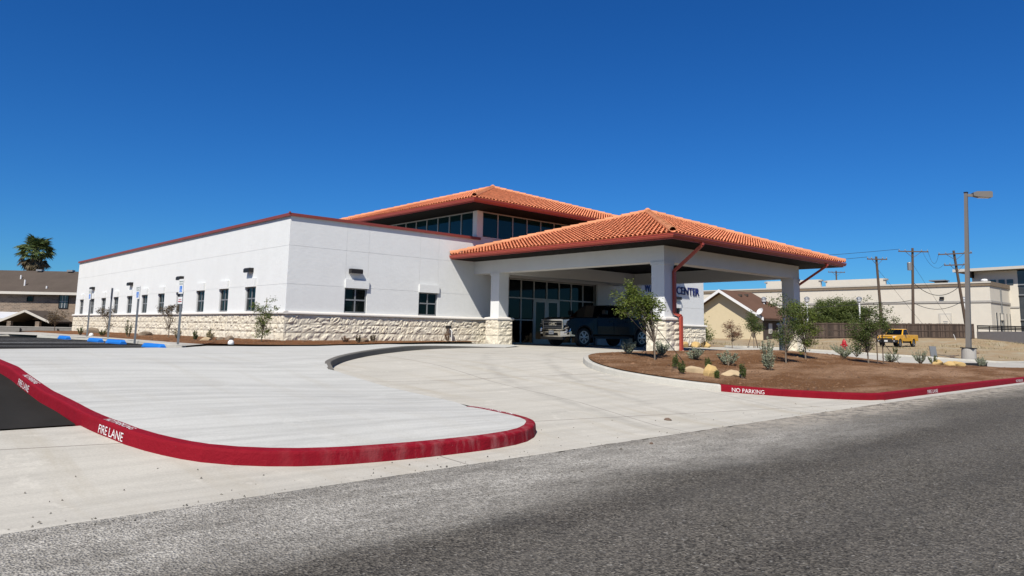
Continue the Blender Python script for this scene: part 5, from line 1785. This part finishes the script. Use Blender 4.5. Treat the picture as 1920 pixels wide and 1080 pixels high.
for x, y, lab in ((-2.95, -2.35, 'white dome cap in the bed near the slim corner tree'), (-4.1, 10.6, 'white dome cap by the farthest wheel stop')):
    o = MB().lathe([(.10, 0), (.10, .06), (.085, .11), (.05, .145), (.0, .155)], 14).build('cleanout_cap', MT['whitepaint'], None, True, (x, y, gz(x, y, .09)))
    tag(o, lab, 'cleanout cap', 'white dome caps in the wall bed')

# area light on its plinth
def area_light():
    x, y = 37.0, -12.7
    z = gz(x, y) - .05
    root = thing('area_light', 'tall taupe square light pole on a round concrete plinth', 'light pole', (x, y, z))
    MB().lathe([(.40, -.2), (.38, .70), (.35, .74)], 20).build('plinth', MT['conc'], root)
    MB().box(-.36, .36, -.36, .36, .742, .80).build('base_cover', MT['bronze'], root)
    pl = MB()
    pl.v += [(-.13, -.13, .80), (.13, -.13, .80), (.13, .13, .80), (-.13, .13, .80), (-.085, -.085, 10.15), (.085, -.085, 10.15), (.085, .085, 10.15), (-.085, .085, 10.15)]
    pl.f += [(0, 1, 5, 4), (1, 2, 6, 5), (2, 3, 7, 6), (3, 0, 4, 7), (4, 5, 6, 7)]
    p = pl.build('pole', MT['lampgrey'], root)
    MB().box(-.10, .10, -.10, .10, 10.151, 10.22).build('pole_cap', MT['bronze'], p)
    MB().lathe([(.07, 0), (.07, .02)], 10, (-.0, -.131, 1.35), 'Y').build('hand_hole', MT['bronze'], p)
    root.rotation_euler = Matrix.Rotation(R(2.7), 3, E2).to_euler()
    d = (E1 * .97 - E2 * .2).normalized()
    s = Vector((-d.y, d.x, 0))
    a = MB().obox(d * .22 + Vector((0, 0, 10.02)), d, s, (0, 0, 1), .16, .05, .08)
    a.build('arm', MT['lampgrey'], root)
    hd = MB()
    prof = [(.36, -.10), (.36, .10), (.55, .17), (1.32, .20), (1.40, .15), (1.40, -.16), (1.30, -.19), (.60, -.16)]
    base = Vector((0, 0, 10.08))
    hd.prism([base + d * a_ + Vector((0, 0, b_)) - s * .20 for a_, b_ in prof], s * .40)
    h_ = hd.build('lamp_head', MT['lampgrey'], root)
    MB().obox(base + d * .95 + Vector((0, 0, -.186)), d, s, (0, 0, 1), .30, .15, .012).build('lens', MT['lampglass'], h_)
area_light()

# hydrant
def hydrant():
    x, y = 35.4, -6.1
    root = thing('fire_hydrant', 'red fire hydrant standing across the far drive', 'fire hydrant', (x, y, gz(x, y) - .04))
    MB().lathe([(.19, 0), (.19, .05), (.13, .06), (.12, .50), (.16, .52), (.16, .57), (.13, .58), (.12, .70), (.08, .78), (.03, .81), (.03, .87), (.0, .88)], 16).build('barrel', MT['redhyd'], root)
    for a in (A0, A0 + math.pi, A0 - math.pi / 2):
        d = Vector((math.cos(a), math.sin(a), 0))
        MB().tube([d * .08 + Vector((0, 0, .46)), d * .24 + Vector((0, 0, .46))], .065, 10).build('outlet', MT['redhyd'], root)
hydrant()
# leaning grey panel
o = MB().obox((0, 0, .33), E1 + E2 * .15, E2, (-.10, .08, 1), .21, .03, .36).build('utility_marker', MT['frame'], None, False, (35.9, -11.15, gz(35.9, -11.15)))
tag(o, 'grey slanted utility panel standing beside the far sidewalk', 'utility box')
o = MB().box(-.55, .55, -.40, .40, 0, .75).box(-.58, .58, -.43, .43, .751, .80).build('utility_box', MT['greentrim'], None, False, (88.0, -2.2, gz(88, -2.2) - .1))
tag(o, 'green utility cabinet on the rough ground beyond the fence end', 'utility box')
o = MB().tube([(0, 0, 0), (-.22, .12, .62)], .035, 6).build('marker_post', MT['whitepaint'], None, False, (80.5, .6, gz(80.5, .6) - .05))
tag(o, 'thin white marker post leaning against the fence foot', 'marker post')
o = MB().obox((0, 0, .08), E1, E2, (0, 0, 1), .45, .25, .09).obox((-.05, 0, .175), E1, E2, (0, 0, 1), .40, .20, .004).build('drain_inlet', MT['bronze'], None, False, (31.6, -14.5, gz(31.6, -14.5) - .05))
tag(o, 'small dark drain box at the edge of the far sidewalk', 'drain')
o = MB().bar((-.6, 0, .06), (.5, .35, .12), .12, .07).bar((-.5, .1, .1), (.1, -.2, .22), .06, .05).build('timber_scrap', MT['debris'], None, False, (38.2, -11.6, gz(38.2, -11.6) - .03))
tag(o, 'dark timber scraps lying left of the light pole plinth', 'timber scrap')
o = MB().bar((-.3, 0, .0), (.4, .1, .14), .2, .12).bar((-.6, .3, .0), (.1, -.3, .1), .1, .08).build('timber_scrap', MT['debris'], None, False, (50.5, -9.3, gz(50.5, -9.3) - .03))
tag(o, 'brown debris lying on the dirt right of the light pole', 'timber scrap')

# ================================================================ neighbours
# stained board fence
def fence():
    a, b = Vector((69.9, 15.3, 0)), Vector((86.3, .4, 0))
    d = (b - a); ln = d.length; d.normalize()
    s = Vector((-d.y, d.x, 0))
    root = thing('board_fence', 'dark stained wooden board fence behind the vacant dirt lot', 'fence', (a.x, a.y, 0))
    z = lambda t: .42 + (.68 - .42) * t / ln
    bd = MB()
    t = 0.0
    rng = random.Random(2)
    while t < ln:
        p = d * (t + .07) + s * -.02
        zz = z(t)
        bd.obox((p.x, p.y, zz + .92 + rng.uniform(-.02, .02)), d, s, (0, 0, 1), .066, .01, .93)
        t += .142
    kind(bd.build('fence_boards', MT['fence'], root), 'stuff')
    for zz in (.22, .98, 1.72):
        MB().bar(d * 0 - s * .05 + Vector((0, 0, z(0) + zz)), d * ln - s * .05 + Vector((0, 0, z(ln) + zz)), .05, .10).build('rail', MT['fence'], root)
    k = 0
    while k * 2.42 <= ln:
        p = d * (k * 2.42) - s * .10
        MB().box(p.x - .05, p.x + .05, p.y - .05, p.y + .05, z(k * 2.42) - .3, z(k * 2.42) + 1.88).build('post', MT['fence'], root)
        k += 1
fence()
def pipe_rail():
    a, b = Vector((86.6, .0, 0)), Vector((76.5, -8.6, 0))
    d = (b - a); ln = d.length; d.normalize()
    s = Vector((-d.y, d.x, 0))
    root = thing('low_wall', 'low grey block wall with black pipe rails right of the wooden fence', 'wall', (a.x, a.y, 0))
    MB().obox(d * ln / 2 + Vector((0, 0, 1.0)), d, s, (0, 0, 1), ln / 2, .12, .62).build('wall', MT['conc'], root)
    for zz in (1.70, 1.87, 2.04):
        MB().tube([Vector((0, 0, zz + .28)), d * ln + Vector((0, 0, zz))], .075, 6).build('rail', MT['black'], root)
    for k in range(6):
        p = d * (k * ln / 5)
        MB().tube([p + Vector((0, 0, 1.5)), p + Vector((0, 0, 2.3 - .28 * k / 5))], .05, 6).build('post', MT['black'], root)
pipe_rail()

# long cream building
def cream_building():
    root = thing('cream_building', 'long cream stucco commercial building behind the wooden fence', 'building', (97.41, 1.2, 0))
    def bx(x0, x1, y0, y1, z0, z1):
        return MB().box(x0 - 97.41, x1 - 97.41, y0 - 1.2, y1 - 1.2, z0, z1)
    X = 97.41
    bx(X, X + 12, 1.2, 62, -1, 7.7).build('wall', MT['beige'], root)
    bx(X - .14, X + 12.1, 1.06, 62, 7.701, 8.25).build('parapet_trim', MT['rock_g'], root)['label'] = 'grey-brown parapet trim'
    bx(X - .10, X - .001, 1.10, 62, 5.52, 5.78).build('wall_band', MT['conc'], root)
    bx(X, X + 9, 1.09, 1.199, 5.52, 5.78).build('wall_band', MT['conc'], root)
    bx(X - .20, X - .141, 1.0, 62, 8.05, 8.251).build('cornice', MT['fascia'], root)
    for y0, y1, zt in ((23.9, 32.9, 9.45), (14.4, 23.1, 9.25)):
        o = bx(X + 1.0, X + 1.4, y0, y1, 8.251, zt).build('raised_parapet', MT['beige'], root)
        for yy in (y0, y1):
            bx(X + .9, X + 1.5, yy - .25, yy + .25, zt - .28, zt - .05).build('corbel', MT['conc'], o)
    bx(X + 1, X + 3, 6.7, 8.7, 8.6, 8.75).build('skylight', MT['frame'], root)
    bx(X + 1, X + 3, 6.9, 8.0, 8.251, 8.6).build('skylight_curb', MT['soffit'], root)
    dr = bx(X - .12, X - .001, 5.8, 7.35, .4, 4.15).build('door_frame', MT['fascia'], root)
    bx(X - .16, X - .121, 6.0, 7.15, .5, 3.9).build('door', MT['beige'], dr)
    sg = bx(X - .175, X - .161, 6.3, 6.85, 2.95, 3.05).box(X - .175 - 97.41, X - .161 - 97.41, 6.35 - 1.2, 6.8 - 1.2, 2.72, 2.80).build('door_sign', MT['frame'], dr)
    bx(X - .25, X - .001, 6.6, 7.1, 6.0, 6.35).build('wall_lamp', MT['bronze'], root)
    for k in range(5):
        x0 = 99.2 + k * 1.6
        w = bx(x0, x0 + .55, 1.14, 1.199, 1.8, 4.3).build('window', MT['fascia'], root)
        bx(x0 + .06, x0 + .49, 1.12, 1.139, 1.86, 4.24).build('pane', MT['houseglass'], w)
    bx(101.9, 102.05, 1.02, 1.19, 1.2, 7.5).build('conduit', MT['greymetal'], root)
    bx(101.6, 102.3, .95, 1.19, 3.3, 4.1).build('meter_box', MT['fascia'], root)
    MB().lathe([(.35, 0), (.42, .2), (.30, .38), (.0, .42)], 10, (1.0, .8, 8.252)).build('roof_vent', MT['whitepaint'], root)
    for k in range(9):
        pass
    # taller hall at the right
    hall = bx(106.5, 125, .1, 5.6, -1, 10.3).build('tall_wall', MT['beige'], root)
    bx(106.5, 125, -14, .099, -1, 10.2).build('glazed_wall', MT['houseglass'], root)  # dark glass side of the hall, behind the mullions
    for k in range(5):
        bx(106.3, 106.49, -1.0 - k * 2.6, -.85 - k * 2.6, 0, 10.2).build('mullion', MT['frame'], hall)
    for zz in (3.4, 6.8, 8.2):
        bx(106.32, 106.48, -14, .05, zz, zz + .15).build('transom', MT['frame'], hall)
    for y0, y1 in ((2.65, 3.4), (1.62, 2.35), (.62, 1.38)):
        w = bx(106.42, 106.499, y0, y1, 8.3, 9.05).build('window', MT['houseglass'], root)
    rf = MB()
    rf.add([Vector((105.0 - 97.41, 7.6 - 1.2, 10.65)), Vector((105.0 - 97.41, -15, 10.95)), Vector((126 - 97.41, -15, 11.4)), Vector((126 - 97.41, 7.6 - 1.2, 11.0)),
            Vector((105.0 - 97.41, 7.6 - 1.2, 10.25)), Vector((105.0 - 97.41, -15, 10.6)), Vector((126 - 97.41, -15, 10.9)), Vector((126 - 97.41, 7.6 - 1.2, 10.5))],
           [(0, 1, 2, 3), (7, 6, 5, 4), (0, 4, 5, 1), (1, 5, 6, 2), (2, 6, 7, 3), (3, 7, 4, 0)])
    rf.build('roof', MT['fascia'], root)
    bx(106.45, 124.8, -.0, 5.55, 10.301, 10.45).build('soffit', MT['soffit'], root)
    bx(104.6, 106.49, 5.3, 5.6, 9.4, 10.3).build('bracket', MT['soffit'], root)
    bx(106.40, 106.499, .1, 5.6, 5.1, 5.3).build('wall_band', MT['conc'], root)
cream_building()

# acorn lamp posts behind the fence
def acorn():
    root = thing('lantern_post', 'white lantern post nearest the cream gabled house', 'lamp post', (0, 0, 0), 0, 'white lantern posts behind the fence')
    MB().tube([(0, 0, -.3), (0, 0, 4.7)], .10, 8).build('post', MT['whitetrim'], root)
    MB().lathe([(.10, 4.6), (.26, 4.72), (.30, 5.0), (.24, 5.05)], 10).build('lantern', MT['lampglass'], root)
    MB().lathe([(.34, 5.051), (.30, 5.2), (.12, 5.32), (.0, 5.36)], 10).build('lantern_cap', MT['frame'], root)
    return root
ac = acorn()
for i, (x, y, lab) in enumerate(((71.4, 18.8, None), (75.3, 15.2, 'white lantern post just right of the far canopy column'), (80.0, 10.8, 'white lantern post above the green tree by the fence'), (87.6, 1.5, 'white lantern post beside the rightmost utility pole'))):
    o = ac if i == 0 else copy_tree(ac)
    o.location = (x, y, .1 + i * .12)
    if lab:
        o['label'] = lab

# cream gabled house
def gable_house():
    X0, Yc, zr, ze, hw = 65.39, 21.36, 6.10, 2.72, 5.7
    root = thing('gabled_house', 'cream house with brown shingle gable roof and white trim', 'house', (X0, Yc, 0))
    Lh = 7.6
    MB().prism([(.9, -hw + .55, -1), (.9, hw - .55, -1), (.9, hw - .55, ze + .12), (.9, 0, zr - .25), (.9, -hw + .55, ze + .12)], (Lh - .9, 0, 0)).build('wall', MT['yellow_wall'], root)
    rf = MB()
    for s in (-1, 1):
        rf.add([(0, 0, zr), (Lh, 0, zr), (Lh + 1.2, s * hw, ze), (0, s * hw, ze), (0, 0, zr - .16), (Lh, 0, zr - .16), (Lh + 1.2, s * hw, ze - .16), (0, s * hw, ze - .16)],
               [(0, 1, 2, 3), (7, 6, 5, 4), (0, 4, 5, 1), (1, 5, 6, 2), (2, 6, 7, 3), (3, 7, 4, 0)])
    roof = rf.build('roof', MT['shingle_b'], root)
    tr = MB()
    for s in (-1, 1):
        tr.add([(-.05, 0, zr + .02), (-.05, s * (hw + .02), ze + .01), (-.05, s * (hw + .02), ze - .34), (-.05, 0, zr - .34), (-.002, 0, zr + .02), (-.002, s * (hw + .02), ze + .01), (-.002, s * (hw + .02), ze - .34), (-.002, 0, zr - .34)],
               [(0, 1, 2, 3), (4, 7, 6, 5), (0, 4, 5, 1), (1, 5, 6, 2), (2, 6, 7, 3)])
    tr.build('rake_board', MT['whitetrim'], roof)
    fr = MB()
    for s in (-1, 1):
        fr.add([(.58, 0, zr - .36), (.58, s * (hw - .5), ze + .12), (.58, s * (hw - .5), ze - .55), (.58, 0, zr - 1.0)], [(0, 1, 2, 3)])
    MB().box(.3, Lh + 1.0, -hw + .02, -hw + .06, ze - .30, ze - .05).build('fascia', MT['shingle'], roof)
    MB().box(.8, Lh, -hw + .5, -hw + .54, -.5, ze).build('side_wall', MT['shingle'], root)
    for xx in (2.0, 4.2):
        MB().box(xx, xx + .8, -hw + .44, -hw + .499, .9, 2.1).build('window', MT['fascia'], root)
    for xx, yy in ((2.6, -1.2), (4.4, -1.0), (6.6, -2.2)):
        MB().box(xx, xx + .35, yy - .2, yy + .2, zr - abs(yy) * .593 - .02, zr - abs(yy) * .593 + .22).build('roof_vent', MT['shingle'], roof)
    ds = thing('satellite_dish', 'white satellite dish at the eave corner of the cream gabled house', 'satellite dish', (X0 - .2, Yc - hw + .2, ze))
    q = Matrix.Rotation(R(-38), 4, 'Y') @ Matrix.Rotation(0, 4, 'X')
    bm = MB().lathe([(.0, 0), (.18, .03), (.34, .11), (.44, .20), (.43, .21), (.33, .13), (.17, .05), (.0, .02)], 14)
    me = bm.mesh('dish', MT['whitetrim'])
    for v in me.vertices:
        v.co = Matrix.Rotation(R(-60), 3, Vector((0.3, 1, 0))) @ v.co + Vector((0, 0, .62))
    link(bpy.data.objects.new('dish', me), ds)
    MB().tube([(.1, 0, 0), (.06, 0, .62)], .035, 6).build('mast', MT['greymetal'], ds)
gable_house()

# two-storey brick house at the left
def brick_house():
    D = 85
    px = D / 1367.07
    o = Vector((-12.65, -26.53, 0)) + E1 * ((70 - 960) * px) + E2 * D
    root = thing('brick_house', 'two-storey tan brick house with grey-brown shingle roof and porch', 'house', (o.x, o.y, 0), -YAW)
    x0, x1 = -11.0, 15.0
    zg, ze, zr = -2.0, 4.05, 6.95
    MB().box(x0, x1, .7, 10.3, zg, ze).build('wall', MT['brick'], root)
    rf = MB().prism([(x0 - .5, -.1, ze + .02), (x0 - .5, 5.5, zr), (x0 - .5, 11.1, ze + .02), (x0 - .5, 11.1, ze - .1), (x0 - .5, -.1, ze - .1)], (x1 - x0 + 1, 0, 0))
    roof = rf.build('roof', MT['shingle'], root)
    MB().box(x0 - .5, x1 + .5, -.14, -.101, ze - .22, ze + .08).build('fascia', MT['fascia'], roof)
    MB().box(x0 - .4, x1 + .4, -.09, .69, ze - .14, ze - .101).build('soffit', MT['soffit'], roof)
    for xx, zz, hh in ((-3.95, 5.75, .5), (-2.25, 4.85, .75), (.75, 4.55, .32)):
        yy = (zz - ze) / (zr - ze) * 5.6
        MB().tube([(xx, yy, zz - .3), (xx, yy, zz + hh)], .09, 7).build('vent_pipe', MT['whitetrim'], roof)
    for xx in (-3.0, .8, 4.6):
        MB().box(xx - .35, xx + .35, 5.0, 5.6, zr - .05, zr + .16).build('ridge_vent', MT['frame'], roof)
    def win(xa, xb, za, zb, m):
        w = MB().box(xa - .06, xa, .60, .699, za - .06, zb + .06).box(xb, xb + .06, .60, .699, za - .06, zb + .06).box(xa, xb, .60, .699, zb, zb + .06).box(xa, xb, .60, .699, za - .06, za).build('window', MT['bronze'], root)
        MB().box(xa, xb, .65, .698, za, zb).build('pane', MT[m], w)
        return w
    w = win(2.62, 3.62, 2.35, 4.0, 'houseglass')
    for k in range(1, 3):
        MB().box(2.62 + k * .333 - .015, 2.62 + k * .333 + .015, .63, .649, 2.35, 4.0).build('glazing_bar', MT['whitetrim'], w)
    MB().box(2.62, 3.62, .63, .6495, 3.1, 3.13).build('glazing_bar', MT['whitetrim'], w)
    win(-1.15, -.55, 3.05, 3.55, 'glass')
    # porch
    pr = MB()
    pr.add([(x0, -3.2, 1.15), (-.9, -3.2, 1.0), (-.9, .69, 1.75), (x0, .69, 1.85), (x0, -3.2, 1.05), (-.9, -3.2, .9), (-.9, .69, 1.6), (x0, .69, 1.7)],
           [(0, 1, 2, 3), (7, 6, 5, 4), (0, 4, 5, 1), (1, 5, 6, 2), (2, 6, 7, 3), (3, 7, 4, 0)])
    porch = pr.build('porch_roof', MT['whiteroof'], root)
    MB().box(x0, -.9, -3.26, -3.201, .72, 1.0).build('porch_fascia', MT['fascia'], porch)
    gb = MB().add([(-1.2, -3.6, .78), (1.55, -3.6, 1.95), (4.3, -3.6, .75), (-1.2, .69, .78), (1.55, .69, 1.95), (4.3, .69, .75), (-1.2, -3.6, .60), (1.55, -3.6, 1.75), (4.3, -3.6, .57), (-1.2, .69, .6), (1.55, .69, 1.75), (4.3, .69, .57)],
                   [(0, 1, 4, 3), (1, 2, 5, 4), (9, 10, 7, 6), (10, 11, 8, 7), (0, 6, 7, 1), (1, 7, 8, 2), (0, 3, 9, 6), (2, 8, 11, 5)])
    gable = gb.build('porch_gable', MT['shingle'], root)
    for a, b_ in (((-1.25, .66), (1.55, 1.86)), ((1.55, 1.86), (4.35, .66))):
        MB().bar((a[0], -3.64, a[1]), (b_[0], -3.64, b_[1]), .06, .24).build('rake_board', MT['fascia'], gable)
    for xx in (-.2, 2.95):
        MB().box(xx - .22, xx + .22, -3.5, -3.1, zg, .72).build('porch_column', MT['brick'], root)
    MB().box(x0, 4.0, .60, .69, zg, .9).build('porch_back_wall', MT['soffit'], root)
    MB().box(1.0, 2.9, .5, .59, zg, .3).build('door', MT['soffit'], root)
brick_house()
# block wall in front of it
def block_wall():
    a, b = Vector((-30, 88, 0)), Vector((5.2, 52.7, 0))
    a, b = Vector((-0.8, 58.8, 0)) - E1 * 14, Vector((-0.8, 58.8, 0)) + E1 * 7.4
    d = (b - a); ln = d.length; d.normalize()
    s = Vector((-d.y, d.x, 0))
    root = thing('block_wall', 'low grey block wall in front of the brick house', 'wall', (a.x, a.y, 0))
    rows, z0, hh = 4, -1.05, .30
    MB().obox(d * ln / 2 + Vector((0, 0, z0 + .6)), d, s, (0, 0, 1), ln / 2, .07, .60).build('wall_core', MT['mortar'], root)
    m = MB().box(.004, .596, -.10, .10, .005, hh - .006).mesh('block', MT['blockwall'])
    for r_ in range(rows):
        n_ = int(ln / .6)
        for k in range(n_):
            p = d * (k * .6 + (.3 if r_ % 2 else 0))
            inst(m, 'block', root, (p.x, p.y, z0 + r_ * hh), (0, 0, math.atan2(d.y, d.x)))
    MB().obox(d * (ln / 2 + .1) + Vector((0, 0, z0 + 1.235)), d, s, (0, 0, 1), ln / 2 + .1, .13, .03).build('wall_cap', MT['conc'], root)
    for t in (16.0, 19.6):
        p = d * t - s * .2
        MB().box(p.x - .05, p.x + .05, p.y - .05, p.y + .05, z0 - .1, z0 + 1.1).build('post', MT['bronze'], root)
block_wall()

# utility poles and their lines
def upole(label, base, top, arms, seed, tank=False):
    base, top = Vector(base), Vector(top)
    root = thing('utility_pole', label, 'utility pole', base, 0, 'wooden utility poles behind the fence')
    t = top - base
    MB().tube([-t.normalized() * .5, t * .5, t], [.19, .16, .13], 9).build('pole', MT['wood'], root)
    tops = []
    for dz, half, ang in arms:
        c = t * (1 - dz / t.length) - E2 * .2
        d = (E1 + Vector((0, 0, ang))).normalized()
        am = MB().bar(c - d * half, c + d * half, .11, .13).build('crossarm', MT['wood'], root)
        for k in (-.95, -.55, .55, .95):
            q = c + d * half * k + Vector((0, 0, .06))
            MB().lathe([(.03, 0), (.06, .05), (.05, .16), (.02, .20)], 8, q).build('insulator', MT['frame'], am)
            tops.append(base + q + Vector((0, 0, .2)))
        for k in (-1, 1):
            MB().bar(c + d * half * .55 * k, c - t.normalized() * .75 + E2 * .1, .04, .04).build('brace', MT['wood'], am)
    if tank:
        c = t * .80 - E1 * .42 - E2 * .1
        MB().lathe([(.05, -.50), (.26, -.48), (.27, .40), (.24, .46), (.05, .50)], 12, c).build('transformer', MT['greymetal'], root)
    return tops
tA = upole('leftmost wooden utility pole leaning left behind the fence', (80.6, 8.45, .5), (78.93, 8.15, 10.4), [(.35, 1.2, .0)], 1)
tB = upole('middle wooden utility pole carrying a transformer can', (83.2, 5.95, .5), (82.05, 5.09, 11.5), [(.45, 1.8, .0)], 2, True)
tC = upole('rightmost utility pole with two crossarms leaning left', (86.7, 1.05, .6), (84.04, 1.27, 11.1), [(.4, 2.0, .07), (1.75, 1.5, .05)], 3)
tD = upole('distant utility pole behind the far canopy corner', (127.7, 34.1, .3), (127.7, 34.1, 13.3), [(.3, 1.6, 0)], 4)
def wire(label, a, b, sag, r_=.022):
    a, b = Vector(a), Vector(b)
    pts = [a.lerp(b, k / 14) - Vector((0, 0, sag * 4 * (k / 14) * (1 - k / 14))) for k in range(15)]
    tag(MB().tube(pts, r_, 4).build('power_line', MT['wire']), label, 'power line', 'overhead power lines')
wire('slack overhead line looping between the two right poles, upper', tB[3], tC[0], 1.5, .016)
wire('slack overhead line looping between the two right poles, middle', tB[2], tC[4], 1.3, .014)
wire('overhead cable between the two right poles at mid height', Vector((82.5, 5.4, 7.4)), Vector((85.1, 1.2, 6.9)), 1.3, .035)
wire('lower overhead cable between the two right poles', Vector((82.7, 5.6, 5.0)), Vector((85.7, 1.15, 5.2)), .9, .03)
wire('overhead cable between the two left poles', Vector((79.6, 8.3, 4.9)), Vector((82.7, 5.6, 5.3)), .15, .03)
wire('top overhead line running left from the middle pole', tB[0], tB[0] - E1 * 42 + E2 * 8 + Vector((0, 0, -1.2)), .8)
wire('overhead line running left from the leftmost pole', tA[0], tA[0] - E1 * 40 + E2 * 10 + Vector((0, 0, -1.0)), .8)
wire('long low overhead cable crossing before the cream building', Vector((79.6, 8.3, 4.9)), Vector((66, 30, 3.9)), .5, .028)
wire('guy wire slanting from the middle pole to the ground', Vector((82.1, 5.2, 9.6)), Vector((86.5, 1.9, 1.0)), .0, .015)
wire('guy wire slanting from the leftmost pole to the ground', Vector((79.1, 8.2, 9.0)), Vector((83.4, 3.8, .9)), .0, .015)
